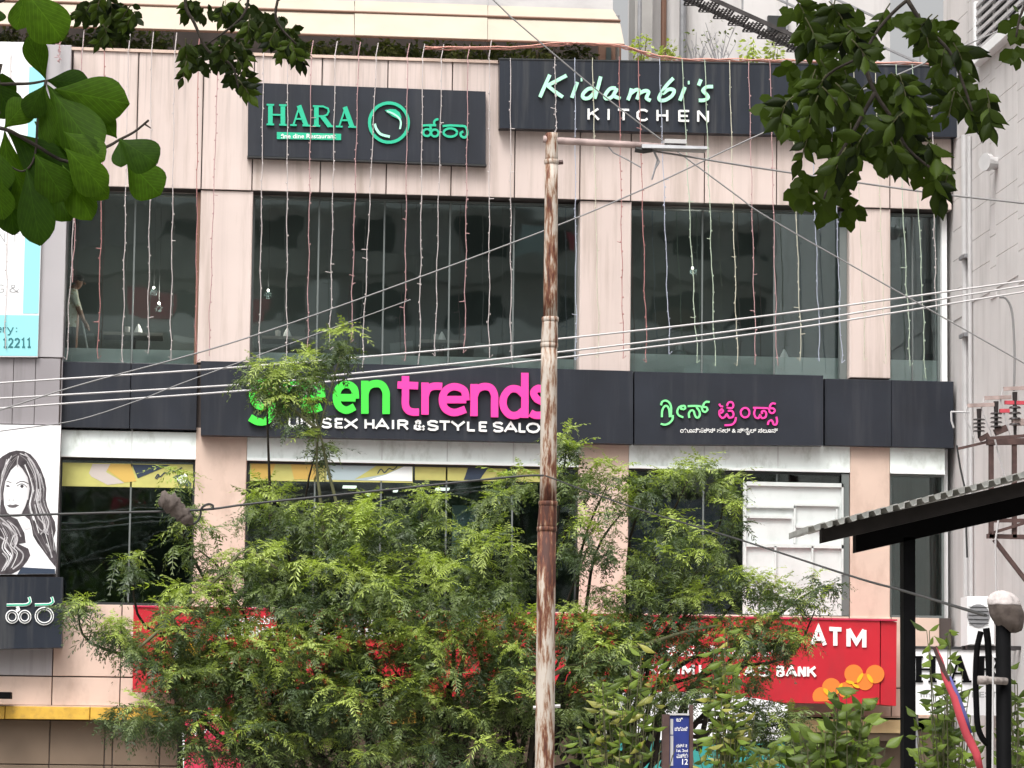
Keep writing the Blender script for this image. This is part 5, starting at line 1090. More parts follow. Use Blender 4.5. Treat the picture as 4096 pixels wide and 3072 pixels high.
def person():
    y = YG+.5; f0 = Z[1][0]; f = lambda zx, zy, yy: f0(zx+26, zy, yy)
    hd = f(662,782,y); base = Vector((f(600,900,y).x, y, ZFL))
    t = thing('person', 'person in a pale patterned shirt leaning over a stick behind the left upper window', 'person', tuple(base))
    P = lambda zx, zy, dy=0: f(zx, zy, y+dy)
    V = {}; pts = []; rad = []; E = []
    def add(n, p, r_, par=None):
        V[n] = len(pts); pts.append(Vector(p)); rad.append(r_)
        if par: E.append((V[par], V[n]))
    add('pelvis', P(598,1170), .135); add('waist', P(592,1050), .135, 'pelvis'); add('chest', P(590,930), .155, 'waist'); add('neck0', P(605,840), .085, 'chest'); add('neck', P(630,818), .058, 'neck0'); add('jaw', P(655,808), .062, 'neck'); add('head', P(655,775), .088, 'jaw'); add('crown', P(648,748), .07, 'head')
    for s, dy in (('R',-.2),('L',.2)):
        add('sh'+s, P(605,870,dy), .075, 'chest'); 
        if s == 'R': ee, ww, hh = P(645,1000,dy-.02), P(690,1100,dy), P(712,1140,dy)
        else: ee, ww, hh = P(660,1010,dy), P(700,1120,dy), P(718,1165,dy-.1)
        add('ua'+s, Vector(pts[V['sh'+s]]).lerp(ee,.5), .058, 'sh'+s); add('el'+s, ee, .043, 'ua'+s); add('wr'+s, ww, .03, 'el'+s); add('ha'+s, hh, .036, 'wr'+s)
        for k in range(4):
            q = hh+Vector((.035+.006*k, -.03+.02*k, -.03)); add('f%s%d' % (s,k), q, .011, 'ha'+s); add('g%s%d' % (s,k), q+Vector((.005,0,-.035)), .009, 'f%s%d' % (s,k))
        q = hh+Vector((.01,-.045,.005)); add('t%s' % s, q, .012, 'ha'+s); add('u%s' % s, q+Vector((.03,-.005,-.02)), .010, 't%s' % s)
        hp = Vector(pts[V['pelvis']])+Vector((0,dy*.5,-.06)); add('hp'+s, hp, .105, 'pelvis')
        add('kn'+s, Vector((hp.x+.02,hp.y,ZFL+.48)), .065, 'hp'+s); add('an'+s, Vector((hp.x-.02,hp.y,ZFL+.09)), .045, 'kn'+s); add('to'+s, Vector((hp.x+.14,hp.y,ZFL+.045)), .04, 'an'+s)
    me = bpy.data.meshes.new('body'); me.from_pydata(pts, E, []); o = bpy.data.objects.new('body', me); COL.objects.link(o)
    sm = o.modifiers.new('skin', 'SKIN'); sub = o.modifiers.new('sub', 'SUBSURF'); sub.levels = 2; sub.render_levels = 2
    for i, sv in enumerate(me.skin_vertices[0].data): sv.radius = (rad[i], rad[i]); sv.use_root = (i == 0)
    dg = bpy.context.evaluated_depsgraph_get(); m2 = bpy.data.meshes.new_from_object(o.evaluated_get(dg)); o.modifiers.clear(); o.data = m2
    m2.materials.clear()
    for k in ('skin','shirt','trouser'): m2.materials.append(M[k])
    zh, zn = P(598,1185).z, P(600,845).z; xe = pts[V['elR']].z
    for pl in m2.polygons:
        c = pl.center; arm = c.x > P(640,1000).x-.01 and c.z < xe+.02
        pl.material_index = 2 if (c.z < zh and not arm) else (0 if (c.z > zn or arm) else 1); pl.use_smooth = True
    adopt(o, t)
    h = Vector(pts[V['head']]); b = MB(); b.lathe(h+Vector((-.015,0,.0)), [(.0,.099),(.05,.098),(.08,.08),(.1,.05),(.108,0)], 16); b.build('hair', M['hairblack'], t, True)
    b = MB(); b.lathe(h+Vector((.085,0,-.015)), [(0,.018),(.03,.012),(.035,.004)], 8, axis=(.6,0,-.8)); b.build('nose', M['skin'], t, True)
    for dy in (-.035,.035): b = MB(); b.lathe(h+Vector((.078,dy,.012)), [(0,.012),(.008,.01),(.012,.002)], 8, axis=(1,0,0)); b.build('eye', M['hairblack'], t)
    b = MB(); b.box(h.x+.07, h.x+.086, y-.025, y+.025, h.z-.062, h.z-.054); b.build('mouth', M['trouser'], t)
    for dy in (-.09,.09): b = MB(); b.lathe(h+Vector((-.01,dy,-.01)), [(0,.022),(.012,.024),(.016,.01)], 8, axis=(0,1 if dy > 0 else -1,0)); b.build('ear', M['skin'], t, True)
    s0, s1 = P(690,1140,-.2), P(735,1380,-.2); d_ = s1-s0; e_ = s0+d_*((ZFL-s0.z)/d_.z)
    b = MB(); b.tube([s0-d_*.1, e_], .018, 6); tag(b.build('mop_stick', M['pvc']), 'pale stick held by the person behind the left upper window', 'stick')
person()
# small lit pendant lamps in the restaurant
for zf, zx, zy, l in ((Z[1][0],1330,820,'upper of two small lit lamps behind the left upper window'),(Z[1][0],1375,957,'lower of two small lit lamps behind the left upper window'),(Z[1][1],105,843,'small lit lamp at the left of the wide upper window'),(Z[1][2],1560,650,'small lit lamp behind the right upper window')):
    p = zf(zx, zy, YG+1.3); t = thing('pendant_lamp', l, 'lamp', tuple(p), 'lit lamps behind the upper windows')
    b = MB(); b.lathe(p-Vector((0,0,.03)), [(0,.008),(.008,.019),(.028,.02),(.042,.008)], 10); b.build('bulb', M['lampglow'], t, True)
    b = MB(); b.tube([p+Vector((0,0,.035)), Vector((p.x,p.y,zTop-.501))], .006, 5); b.build('cord', M['framedark'], t)
    ld = bpy.data.lights.new('lamp_light', 'POINT'); ld.energy = 22; ld.color = (1,.93,.82); ld.shadow_soft_size = .06
    lo = bpy.data.objects.new('lamp_light', ld); COL.objects.link(lo); lo.parent = t; lo.location = (0,-.1,-.1)
b = MB(); q0, q1 = Z[3][0](-80,1000,-.6), Z[3][0](90,1060,-.6); b.cbox(q0.x, q1.x, -.6, -.15, q1.z, q0.z, .01); tag(b.build('flood_light', M['blackpost']), 'small black flood lamp housing on the wall at the left edge', 'lamp')

# ------------------------------------------------------------------ across the street (seen mirrored in the glass)
OB = thing('facing_building', 'pale terraced building across the street, mirrored in the upper windows', 'building', (4, -84, 0))
b = MB(); b.box(-26,34,-96,-80,0,29); b.build('wall', M['greywall'], OB)
for k in range(9):
    z = 3.4+k*2.9; off = 1.2*(k % 3)
    b = MB(); b.box(-24+off*2, 32-off*3, -80, -78.4-.25*(k % 2), z, z+1.05); b.build('balcony', M['white'] if k % 2 else M['conc'], OB)
    for j in range(14):
        x_ = -24+4.1*j+random.uniform(-.6,.6); b = MB(); b.box(x_, x_+random.uniform(1.2,2.6), -79.99, -79.9, z+1.1, z+2.5); b.build('window', M['framedark'], OB)
    for j in range(5):
        x_ = random.uniform(-22,30); b = MB(); b.box(x_, x_+random.uniform(.8,2.5), -79.2, -78.5, z+1.06, z+random.uniform(1.5,2.6)); b.build('balcony_clutter', M[random.choice(('pinkred','posterblue','white','brownpanel','conc'))], OB)
def far_tree(x, y, h, rx, rz, label, n):
    t = thing('roadside_tree', label, 'tree', (x, y, .12), 'trees across the street')
    b = MB(); b.tube([(x,y,.12),(x+.2,y,h*.3),(x-.1,y,h*.55)], [.28,.22,.14], 10)
    for k in range(7):
        a = k*.9; b.tube([(x+.1,y,h*.35+k*.2),(x+math.cos(a)*rx*.4,y+math.sin(a)*rx*.4,h*.6),(x+math.cos(a)*rx*.75,y+math.sin(a)*rx*.75,h*.75)], [.13,.08,.03], 7)
    b.build('trunk', M['bark'], t, True)
    b = MB()
    for k in range(16):
        a = random.uniform(0,6.28); q = random.random()**.5*.75; leafcloud(b, (x+math.cos(a)*rx*q, y+math.sin(a)*rx*q*.8, h-rz+random.uniform(-.8,.6)*rz*.8), (rx*.38,rx*.38,rz*.34), n//16, .34)
    o = b.build('crown', ML['far'], t); o['kind'] = 'stuff'
far_tree(7,-66,15,6,4.2,'dark leafy roadside tree across the street, mirrored in the middle windows',5200)
far_tree(19,-64,13.5,5,4.0,'dark leafy roadside tree across the street, mirrored in the right windows',4200)
far_tree(-8,-67,13,5,3.8,'dark leafy roadside tree across the street, mirrored in the left windows',4200)

# ------------------------------------------------------------------ feathery tree in front of the building
YT = -18.5
def frond_template(npair, droop, curl):
    V_, F_ = [], []
    for i in range(npair):
        s = .12+.86*i/(npair-1); z = -droop*s*s; L = .27*math.sin(math.pi*(.18+.78*s))**.7*random.uniform(.8,1.15); wd = .05
        tx = 1/math.sqrt(1+(2*droop*s)**2); tz = -2*droop*s*tx
        for sg in (1,-1):
            p0 = (s*(1-.12*droop)+random.uniform(-.02,.02), 0, z); p2 = (p0[0]+random.uniform(-.02,.2)*L/.24, sg*L*random.uniform(.7,1.05), z-curl*L*random.uniform(.3,1.6)-.03+random.uniform(-.06,.06))
            mx_, my_, mz_ = (p0[0]+p2[0])/2, (p0[1]+p2[1])/2, (p0[2]+p2[2])/2+.012
            k = len(V_); V_ += [p0, (mx_+wd*tx, my_, mz_+wd*tz), p2, (mx_-wd*tx, my_, mz_-wd*tz)]; F_.append((k,k+1,k+2,k+3) if sg > 0 else (k+3,k+2,k+1,k))
    k = len(V_); n = 4
    for i in range(n+1):
        s = i/n; V_ += [(s*(1-.12*droop), .008, -droop*s*s), (s*(1-.12*droop), -.008, -droop*s*s)]
    for i in range(n): F_.append((k+2*i,k+2*i+2,k+2*i+3,k+2*i+1))
    return np.array(V_), np.array(F_)
TPL = [frond_template(8, d, c) for d, c in ((.45,.3),(.7,.5),(.95,.4),(1.2,.6),(.8,.7),(1.0,.3),(.6,.6),(1.4,.5),(1.1,.8),(.3,.3))]
TPL = [(v, f) for v, f in TPL]
OUTV, OUTF, OUTC = [], [], []; nv = 0
def rosette(P, nf, size, tone, elev, tilt=None):
    global nv
    for k in range(nf):
        az = 2*math.pi*(k+random.uniform(-.35,.35))/nf; el = elev+random.uniform(-.7,.75)
        v, f = TPL[random.randrange(10)]; s = size*random.uniform(.7,1.2)
        ca, sa, ce, se = math.cos(az), math.sin(az), math.cos(el), math.sin(el); ro = random.uniform(-.5,.5); cr, sr = math.cos(ro), math.sin(ro)
        Rx = np.array([[1,0,0],[0,cr,-sr],[0,sr,cr]]); Ry = np.array([[ce,0,-se],[0,1,0],[se,0,ce]]); Rz = np.array([[ca,-sa,0],[sa,ca,0],[0,0,1]])
        w_ = (v*s)@(Rz@Ry@Rx).T+np.array(P); OUTV.append(w_); OUTF.append(f+nv); nv += len(v)
        j = random.uniform(.8,1.25); OUTC.append(np.tile(np.array([tone[0]*j,tone[1]*j,tone[2]*j,1.]), (len(v),1)))
OLD_SHADED, MIDT, NEW_LIT = (.052,.078,.033), (.125,.165,.058), (.29,.355,.085)  # leaf age plus painted light: dark shaded tone, middle, bright highlight
clumps = [(575,825,50,38,1.2),(625,850,60,50,.9),(665,810,50,48,1.2),(735,755,36,42,1.3),(640,895,60,40,1.0),(685,965,30,50,.8),
 (385,1085,45,65,.55),(420,1180,50,60,.6),(285,1232,42,26,1),(170,1318,42,22,1),(240,1372,60,34,1),(330,1405,80,52,1),(430,1330,90,70,1),(470,1240,60,50,.8),
 (590,1130,75,80,1.1),(700,1150,80,70,1),(790,1170,80,85,1.2),(910,1110,55,55,1.2),(960,1190,60,60,1),(1060,1120,45,75,1),(1110,1060,40,50,.9),
 (600,1250,110,80,1),(720,1290,150,90,1),(900,1290,130,90,1),(1060,1250,90,100,1),(520,1420,110,75,1),(680,1430,120,80,1),(830,1420,130,80,1),(1000,1420,130,90,1),(1110,1400,60,100,1),
 (420,1500,100,50,.8),(330,1560,110,40,.9),(500,1590,110,60,.9),(620,1520,120,70,1),(780,1530,140,70,1),(940,1550,140,80,.8),(1090,1540,80,90,.8),(700,1630,180,40,.7),(950,1640,180,40,.6),
 (1225,960,26,40,1.1),(1240,1040,42,60,1),(1310,1050,52,45,.9),(1275,1170,55,75,1),(1350,1100,40,50,.9),(1420,1050,55,32,1.3),(1490,1030,55,28,1.3),(1565,1070,34,45,1.1),(1585,1130,34,40,.8),
 (1440,1160,55,40,1.1),(1425,1250,75,60,1),(1545,1220,60,48,1),(1500,1180,40,40,.7),(1610,1275,65,36,.8),(1690,1290,55,30,.8),(1780,1265,36,34,.7),(1760,1320,40,24,.8),(1350,1310,80,55,.8),(1500,1320,100,40,.7),(1300,1480,60,60,1),(1400,1520,60,50,.7),(1480,1480,50,50,.6),(1600,1470,60,40,.6),(1680,1600,50,40,.9),(1600,1600,50,40,.7),(1650,1370,70,40,.9),(1720,1400,50,30,.8),(1300,1410,70,70,1),(1270,1540,70,90,.7),(1420,1390,70,45,1),(1560,1390,70,40,.9),(1230,1370,50,60,1.1),(480,1460,80,50,1),(370,1450,60,40,.8),(1340,1380,60,50,1),(1640,1545,55,34,.9),(1700,1560,40,24,.8)]
TR = thing('feathery_tree', 'feathery compound-leaved tree spreading in front of the bank sign', 'tree', (O(890,1700,YT).x, YT, .12))
for (u, v, ru, rv, dens) in clumps:
    n = max(5, int(ru*rv*3.14/235*dens*(.6 if v < 1010 else (.62 if v < 1260 else (.88 if u > 1200 else .9))))); dp = .9*(ru+rv)/120
    for _ in range(n):
        a, q = random.uniform(0,6.28), random.random()**.5; du, dv = ru*q*math.cos(a), rv*q*math.sin(a); dy = random.gauss(0,.45)*dp
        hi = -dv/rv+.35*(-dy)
        tone = NEW_LIT if hi+random.uniform(-.3,.3) > .55 else (MIDT if hi+random.uniform(-.4,.4) > -.05 else OLD_SHADED)  # young growth and painted highlight at clump top and front, painted shade below
        rosette(O(u+du, v+dv-10, YT+dy), random.randint(5,7), random.uniform(.13,.25), tone, .45 if tone is NEW_LIT else .12)
OUTV = np.concatenate(OUTV); OUTF = np.concatenate(OUTF); OUTC = np.concatenate(OUTC)
def np_mesh(name, V_, F_, m, C_=None):
    me = bpy.data.meshes.new(name); me.vertices.add(len(V_)); me.vertices.foreach_set('co', V_.astype(np.float32).ravel())
    me.loops.add(F_.size); me.loops.foreach_set('vertex_index', F_.astype(np.int32).ravel()); me.polygons.add(len(F_))
    me.polygons.foreach_set('loop_start', np.arange(0, F_.size, 4, dtype=np.int32)); me.polygons.foreach_set('loop_total', np.full(len(F_), 4, dtype=np.int32))
    me.update(calc_edges=True); me.materials.append(m)
    if C_ is not None:
        at = me.color_attributes.new('tone', 'FLOAT_COLOR', 'POINT'); at.data.foreach_set('color', C_.astype(np.float32).ravel())
    return me
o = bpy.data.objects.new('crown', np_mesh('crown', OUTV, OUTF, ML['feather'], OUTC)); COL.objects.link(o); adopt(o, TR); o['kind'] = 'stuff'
gx = O(890,1700,YT).x
tb = MB(); tb.tube([(gx,YT,.12),(gx+.05,YT,.7),(gx-.05,YT,1.3)], [.17,.13,.11], 10); tb.build('trunk', M['bark'], TR, True)
for i, (u, v, ru, rv, dens) in enumerate(clumps):
    if i in (1,2,3,4): continue
    e = O(u, v, YT); s0 = O(890+(u-890)*.66+random.uniform(-40,40), 1640+random.uniform(-30,40), YT+random.uniform(.2,.6)); m1 = s0.lerp(e,.35)+Vector((random.uniform(-.25,.25),random.uniform(.1,.5),random.uniform(.0,.4))); m2 = s0.lerp(e,.75)+Vector((random.uniform(-.2,.2),random.uniform(.1,.4),random.uniform(-.1,.25)))
    b = MB(); b.tube(catmull([s0,m1,m2,e],4), list(np.linspace(.034,.006,13)), 6); b.build('limb', M['bark'], TR, True)
for u in (520,680,800,960,1080,1180,1290,1380):
    b = MB(); e = O(u, 1630, YT+.35); b.tube(catmull([Vector((gx,YT,.5)), Vector((gx,YT+.1,.9)).lerp(e,.5), e, O(u+(u-890)*.12, 1480, YT+.3)],4), list(np.linspace(.07,.02,13)), 7); b.build('limb', M['bark'], TR, True)
for P_ in ([(750,1180),(725,1080),(705,1000),(690,930),(660,840)], [(705,1200),(692,1080),(685,1010),(690,930),(735,770)], [(690,930),(640,890),(580,840)]):
    b = MB(); q = catmull([O(u, v, YT-.15) for u, v in P_],4); b.tube(q, list(np.linspace(.022,.008,len(q))), 6); b.build('limb', M['twig'], TR, True)
b = MB(); q = catmull([O(u, v, YT-.5) for u, v in ((300,1400),(380,1330),(480,1240),(530,1190),(600,1230))],4); b.tube(q, .018, 6); b.build('limb', M['twig'], TR, True)
b = MB(); q = catmull([O(u, v, YT-.5) for u, v in ((1130,1500),(1230,1440),(1400,1390),(1480,1365),(1560,1350))],4); b.tube(q, list(np.linspace(.03,.012,len(q))), 6); b.build('limb', M['twig'], TR, True)

# ------------------------------------------------------------------ leaves that are single parts
def leaf_mesh(name, ws, curl, fold, m):
    b = MB(); n = len(ws)
    vv = []
    for i, wd in enumerate(ws):
        x = i/(n-1); z = -curl*x*x; vv += [(x, wd, z-fold*wd), (x, 0, z+fold*.15), (x, -wd, z-fold*wd)]
    fs = []
    for i in range(n-1): k = 3*i; fs += [(k,k+1,k+4,k+3),(k+1,k+2,k+5,k+4)]
    b.add(vv, fs); return b.mesh(name, m, True)
WBIG = [.015,.07,.15,.24,.33,.41,.465,.49,.48,.42,.27,.02]; WMID = [.02,.24,.42,.5,.45,.3,.12,.01]
BIGM = [leaf_mesh('big_leaf', WBIG, c, fo, ML['big']) for c, fo in ((.06,.12),(.15,.2),(-.05,.16))]
MIDM = [leaf_mesh('mid_leaf', WMID, c, fo, ML['mid']) for c, fo in ((.1,.2),(.25,.3),(-.05,.2))]
SHRM = [leaf_mesh('shrub_leaf', WMID, c, fo, ML['shrub']) for c, fo in ((.1,.25),(.3,.3),(-.12,.2))]
def place_leaf(me, b0, tip, width, normal, parent):
    d = Vector(tip)-Vector(b0); L = d.length; x = d/L; n_ = Vector(normal); n_ = (n_-x*n_.dot(x)).normalized(); y = n_.cross(x)
    m = Matrix((x*L, y*width, n_*L)).transposed().to_4x4(); m.translation = b0
    return inst('leaf', me, m, parent)
# big leaves, top left
YB = -39.6
BT = thing('broad_leaved_tree', 'broad-leaved tree whose big green leaves hang into the upper left corner', 'tree', (-8.2, YB, .12))
zz = lambda zx, zy, dy=0.: O(zx*.25, zy*.25, YB+dy); km = 1/(pxm(YB)*2212/4096)*.25
blv = [((200,-90),(545,325),330),((215,-60),(145,255),170),((395,685),(250,310),185),((400,695),(790,730),235),((470,770),(1115,905),340),((410,735),(850,1345),345),((385,735),(430,1245),135),((385,735),(230,1010),190),((0,1010),(20,635),215),((40,1105),(230,865),225),((60,1125),(620,1560),340),((40,1130),(90,1780),250),
 ((1030,1205),(1345,1395),270),((1090,1380),(1385,1690),290),((1032,1215),(1045,1450),125),((1010,1195),(870,1000),150),((550,1140),(905,1395),240),((60,1400),(110,2010),270),((230,1450),(345,2115),265),((400,1520),(620,1915),230),((540,1430),(810,1870),240),((300,1330),(570,1720),280),((560,1280),(930,1650),270),((700,1500),(940,1720),150),((-60,700),(120,1020),240),((-80,1250),(40,1650),200),((-60,1500),(30,1900),220),((300,1050),(560,1290),220),((-40,60),(15,190),90),((130,1500),(260,1830),200)]
for i, (b0, tp, wd) in enumerate(blv):
    dy = random.uniform(-.12,.12); p0, p1 = zz(*b0, dy), zz(*tp, dy+random.uniform(-.05,.05))
    nrm_ = Vector((random.uniform(-.3,.3), -1, random.uniform(-.1,.3)))
    place_leaf(random.choice(BIGM), p0, p1, wd*km*1.25, nrm_, BT)
def twigs(P_, r_, parent, m='bark', n=4, name='branch'):
    b = MB(); q = catmull(P_, n); b.tube(q, list(np.linspace(r_, r_*.45, len(q))), 6); return b.build(name, M[m], parent, True)
tk = MB(); tk.tube([(-8.2,YB,.12),(-8.1,YB,1.6),(-8.0,YB,3.4),(-7.8,YB,5)], [.2,.16,.13,.09], 12); tk.build('trunk', M['bark'], BT, True)
twigs([Vector((-8.05,YB,2.6)), zz(-700,760), zz(0,728), zz(250,722), zz(400,695)], .009, BT)
twigs([Vector((-8.05,YB,2.3)), zz(-600,1200), zz(-150,1130), zz(40,1115), zz(300,1250), zz(600,1400), zz(920,1270), zz(1030,1208), zz(1160,1140), zz(1285,1038)], .009, BT)
twigs([Vector((-8.0,YB,3.2)), zz(-500,200), zz(0,-100), zz(220,-80)], .009, BT)
twigs([zz(1255,1075), zz(1305,1108)], .004, BT); twigs([zz(400,690), zz(330,1000), zz(300,1350), zz(200,1480), zz(60,1420)], .006, BT)
# overhanging upper crown above the frame
def canopy(c, rad, n, size, parent):
    b = MB(); leafcloud(b, c, rad, n, size); o = b.build('crown', ML['mid'], parent); o['kind'] = 'stuff'
canopy((-7.6,YB-.6,5.6), (1.9,1.6,1.0), 1200, .2, BT)
twigs([Vector((-7.8,YB,5)), Vector((-7.4,YB-.3,5.6)), Vector((-6.8,YB-.5,5.9))], .06, BT)

YM = -38.4; kmid = 4096/2212/pxm(YM)
def hang(u, v, ang, L, nl, size, parent, dy, width=.46):
    """one compound leaf in the plane of the picture: rachis from (u,v), leaflets in pairs"""
    P_ = []; a = R(ang)
    for k in range(5):
        t = k/4; P_.append(O(u+L*t*math.cos(a)*(1-.15*t), v+L*t*math.sin(a)+L*.18*t*t, YM+dy+.03*t))
    q = MB(); q.tube(P_, .003, 4); q.build('rachis', M['twig'], parent)
    cnt = 0
    for k in range(nl):
        t = .25+.75*k/(nl-1 or 1); i = min(3, int(t*4)); b0 = P_[i].lerp(P_[i+1], t*4-i) if t < 1 else P_[4]
        sg = (1 if k % 2 else -1) if k < nl-1 else 0; aa = a+sg*R(random.uniform(35,65))+R(random.uniform(-12,12))
        d = Vector((math.cos(aa), random.uniform(-.5,.5), -math.sin(aa)-.25)).normalized(); s = size*kmid*random.uniform(.75,1.2)
        place_leaf(random.choice(MIDM), b0, b0+d*s, s*width, Vector((random.uniform(-.7,.7), -1, random.uniform(-.3,.8))), parent); cnt += 1
    return cnt
TC = thing('drooping_tree', 'tree with small dark leaflets drooping from the top centre left', 'tree', (-7.2, YM-.4, .12))
tk = MB(); tk.tube([(-7.2,YM-.4,.12),(-7.15,YM-.4,2.5),(-6.7,YM-.3,4.4),(-6.0,YM-.1,5.4)], [.16,.13,.10,.07], 12); tk.build('trunk', M['bark'], TC, True)
cblobs = [(200,20,50,30,5),(270,30,40,28,4),(240,60,45,22,3),(430,20,40,20,1),(520,30,60,30,4),(580,50,50,35,4),(440,120,50,35,5),(500,110,50,40,5),(510,170,16,30,3),(620,85,36,32,4),(640,105,28,22,3)]
for (u, v, ru, rv, n) in cblobs:
    for _ in range(n): hang(u+random.uniform(-ru,ru)*.8, v+random.uniform(-rv,rv)*.8-14, random.uniform(40,140), random.uniform(26,42), 7, random.uniform(26,36), TC, random.uniform(-.2,.2))
Cb = Vector((-6.0,YM-.1,5.4))
b = MB()
for (u, v, ru, rv, n) in cblobs:
    for _ in range(int(ru*rv/26)):
        a, q = random.uniform(0,6.28), random.random()**.5; p = O(u+ru*q*math.cos(a)*.8, v+rv*q*math.sin(a)*.8, YM+random.uniform(.05,.4))
        t_ = Vector((random.uniform(-.8,.8), random.uniform(-.5,.5), random.uniform(-1.3,.0))).normalized(); s = 27*kmid*random.uniform(.7,1.2); sx = t_.cross(Vector((random.uniform(-.5,.5),-1,random.uniform(-.5,.5)))).normalized()*s*.25
        m_ = p+t_*s*.3; m2_ = p+t_*s*.68; b.add([p, m_+sx, m2_+sx*.95, p+t_*s, m2_-sx*.95, m_-sx], [(0,1,2,3,4,5)])
o = b.build('crown', ML['mid'], TC); o['kind'] = 'stuff'
for P_ in ([(300,-160),(250,-60),(220,20)], [(420,-120),(400,0),(420,50),(450,110),(500,140),(515,190)], [(560,-130),(540,-20),(520,40),(440,100)], [(640,-120),(600,0),(600,50),(640,95)]):
    twigs([Cb]+[O(u, v, YM) for u, v in P_], .009, TC)
canopy((-5.6,YM-.5,5.3), (1.6,1.2,.55), 900, .09, TC)
TD = thing('dark_leaved_tree', 'dark-leaved tree hanging over the upper right in front of the navy sign', 'tree', (.2, YM-.3, .12))
tk = MB(); tk.tube([(.2,YM-.3,.12),(.15,YM-.3,2.2),(-.2,YM-.2,4.0),(-.9,YM-.1,5.3)], [.2,.16,.12,.08], 12); tk.build('trunk', M['bark'], TD, True)
rblobs = [(1730,30,30,30,2),(1760,70,35,40,3),(1820,30,45,30,2),(1860,95,50,40,3),(1950,50,50,35,3),(2010,70,55,40,4),(2040,100,40,35,3),(1730,160,45,35,3),(1800,160,55,45,4),(1690,235,40,28,2),(1760,235,60,40,4),(1850,230,60,45,4),(1920,190,50,40,3),(1960,250,60,50,4),(2050,190,45,35,3),(2110,215,32,42,3),(1830,310,60,40,3),(1760,290,40,26,1),(1920,320,60,40,3),(1990,340,45,35,3),(2030,380,28,26,2),(1740,405,40,35,3),(1800,390,50,35,3),(1790,450,25,22,1),(1840,455,16,22,1),(2195,40,16,30,2),(2195,105,14,22,1)]
tot = 0
gap = lambda u, v: 1890 < u < 1990 and 45 < v < 135 or 1905 < u < 1985 and 60 < v < 150 or 1855 < u < 1905 and 200 < v < 245
for (u, v, ru, rv, n) in rblobs:
    for _ in range(n):
        uu, vv_ = u+random.uniform(-ru,ru)*.8, v+random.uniform(-rv,rv)*.8-16
        if tot < 285 and not gap(uu, vv_): tot += hang(uu, vv_, random.uniform(35,145), random.uniform(34,56), 5, random.uniform(42,60), TD, random.uniform(-.25,.2), .5)
# the leaflets behind them, as one mass
b = MB()
for (u, v, ru, rv, n) in rblobs:
    for _ in range(int(ru*rv/32)):
        a, q = random.uniform(0,6.28), random.random()**.5; uu, vv_ = u+ru*q*math.cos(a)*.85, v+rv*q*math.sin(a)*.85
        if gap(uu, vv_) or random.random() < .42: continue
        p = O(uu, vv_, YM+random.uniform(.1,.5))
        t_ = Vector((random.uniform(-1,1), random.uniform(-.5,.5), random.uniform(-1.3,.2))).normalized(); s = 44*kmid*random.uniform(.7,1.2); sx = t_.cross(Vector((random.uniform(-.5,.5),-1,random.uniform(-.5,.5)))).normalized()*s*.3
        m_ = p+t_*s*.3; m2_ = p+t_*s*.68; b.add([p, m_+sx, m2_+sx*.95, p+t_*s, m2_-sx*.95, m_-sx], [(0,1,2,3,4,5)])
o = b.build('crown', ML['mid'], TD); o['kind'] = 'stuff'
Cb = Vector((-.9,YM-.1,5.3))
for P_ in ([(2080,-80),(1960,0),(1900,60),(1860,120),(1790,160),(1740,230)], [(1960,0),(2000,60),(2050,110),(2080,180),(2100,240)], [(1860,120),(1890,200),(1930,260),(1960,320),(2020,370)], [(1890,200),(1840,290),(1800,360),(1780,430)], [(2260,-40),(2210,20),(2195,80)]):
    twigs([Cb]+[O(u, v, YM) for u, v in P_] if P_[0][1] < 0 else [O(u, v, YM) for u, v in P_], .010, TD)
canopy((-1.2,YM-.4,5.5), (2.0,1.4,.55), 1200, .1, TD)

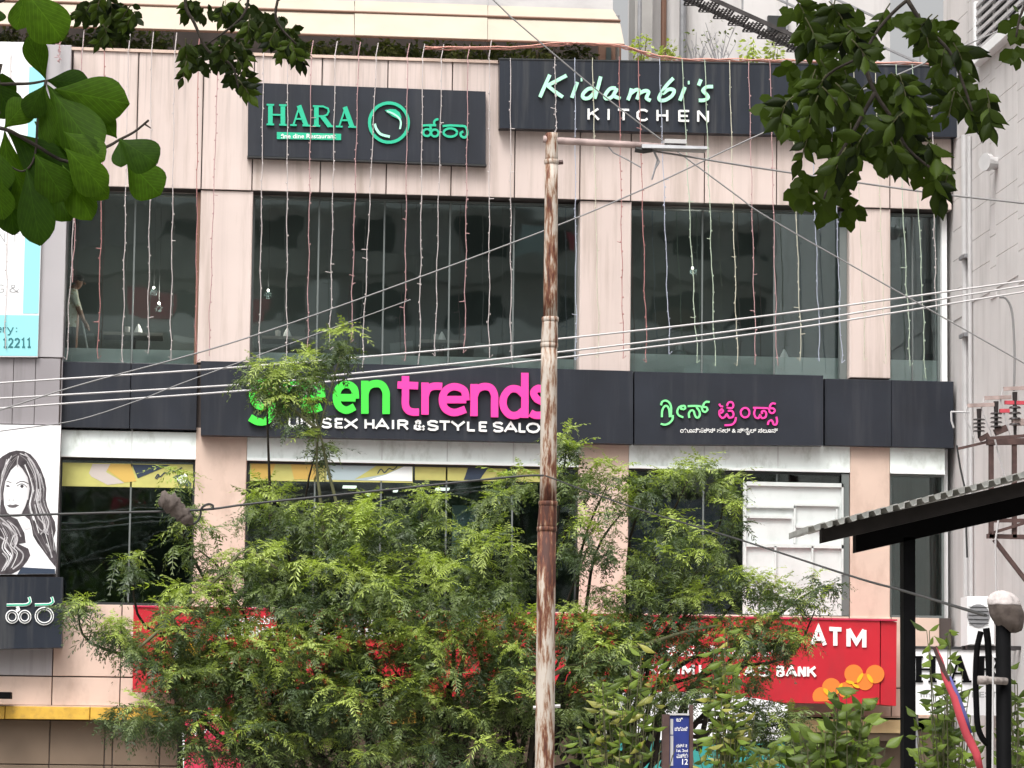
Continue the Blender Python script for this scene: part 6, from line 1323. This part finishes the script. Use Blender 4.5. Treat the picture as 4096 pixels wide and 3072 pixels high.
# shrubs at the bottom
def shrub(label, blobs, y, ground, size, wide, maxn, yellow=None, name='shrub', spread=.25):
    k_ = 4096/2212/pxm(y); cx = sum(q[0] for q in blobs)/len(blobs); base = O(cx, 1700, y); base.z = .12
    t = thing(name, label, 'shrub', tuple(base), 'shrubs along the near verge')
    cnt = 0; b = MB()
    tot_ = sum(q[4] for q in blobs)
    for (u, v, ru, rv, n) in blobs:
        for _ in range(int(n*1.25+.5)):
            a, q = random.uniform(0,6.28), random.random()**.5; dy = random.uniform(-spread,spread); p = O(u+ru*q*math.cos(a), v+rv*q*math.sin(a), y+dy)
            m_ = Vector((base.x+(p.x-base.x)*.5+random.uniform(-.05,.05), y+dy*.5, .12+(p.z-.12)*.6))
            b.tube([Vector((base.x+random.uniform(-.1,.1), y, .12)), m_, p], [.008,.005,.002], 5)
            nl = random.randint(6,8); a0 = random.uniform(0,6.28)
            for j in range(nl):
                if cnt >= maxn: break
                az = a0+j*2.4; el = random.uniform(-.25,.75); d = Vector((math.cos(az)*math.cos(el), math.sin(az)*math.cos(el), math.sin(el)))
                s = size*1.2*k_*random.uniform(.7,1.2); b0 = p.lerp(m_, .085*j); me = random.choice(yellow if yellow and random.random() < .22 else SHRM)
                place_leaf(me, b0, b0+d*s, s*wide, Vector((random.uniform(-.3,.3),-.9,.7)), t); cnt += 1
    b.build('stem', M['twig'], t)
YELM = [leaf_mesh('yellow_leaf', WMID, .15, .25, leafmat('variegated_leaf', (.26,.27,.06), .3, .3, hue=(.40,.38,.10)))]
shrub('slender-leaved yellowish shrub just right of the rusty pole', [(1300,1470,50,40,5),(1400,1430,45,35,6),(1360,1510,70,40,7),(1290,1570,70,40,6),(1300,1630,110,30,10),(1420,1630,60,30,6)], -33.5, .12, 34, .34, 290, YELM)
shrub('variegated shrub with yellow edged leaves behind the blue sign', [(1560,1395,34,40,5),(1550,1470,40,40,5),(1580,1540,60,45,8),(1540,1610,60,40,8),(1640,1620,60,35,7)], -27.5, .12, 34, .34, 290, YELM)
shrub('round-leaved green shrub left of the black shelter post', [(1835,1500,36,26,5),(1830,1560,60,40,8),(1760,1600,60,36,8),(1860,1620,80,36,10),(1700,1640,70,20,5)], -34.0, .12, 38, .52, 290)
shrub('light green shrub between the shelter post and the capped post', [(2030,1370,36,20,4),(2060,1480,50,40,7),(2010,1560,40,50,8),(2080,1580,50,40,7),(2040,1640,70,20,6)], -35.5, .12, 32, .42, 280)
shrub('leafy shrub at the right edge beside the capped post', [(2195,1470,16,50,4),(2185,1560,26,50,6),(2200,1630,30,24,5)], -36.5, .12, 34, .4, 200)
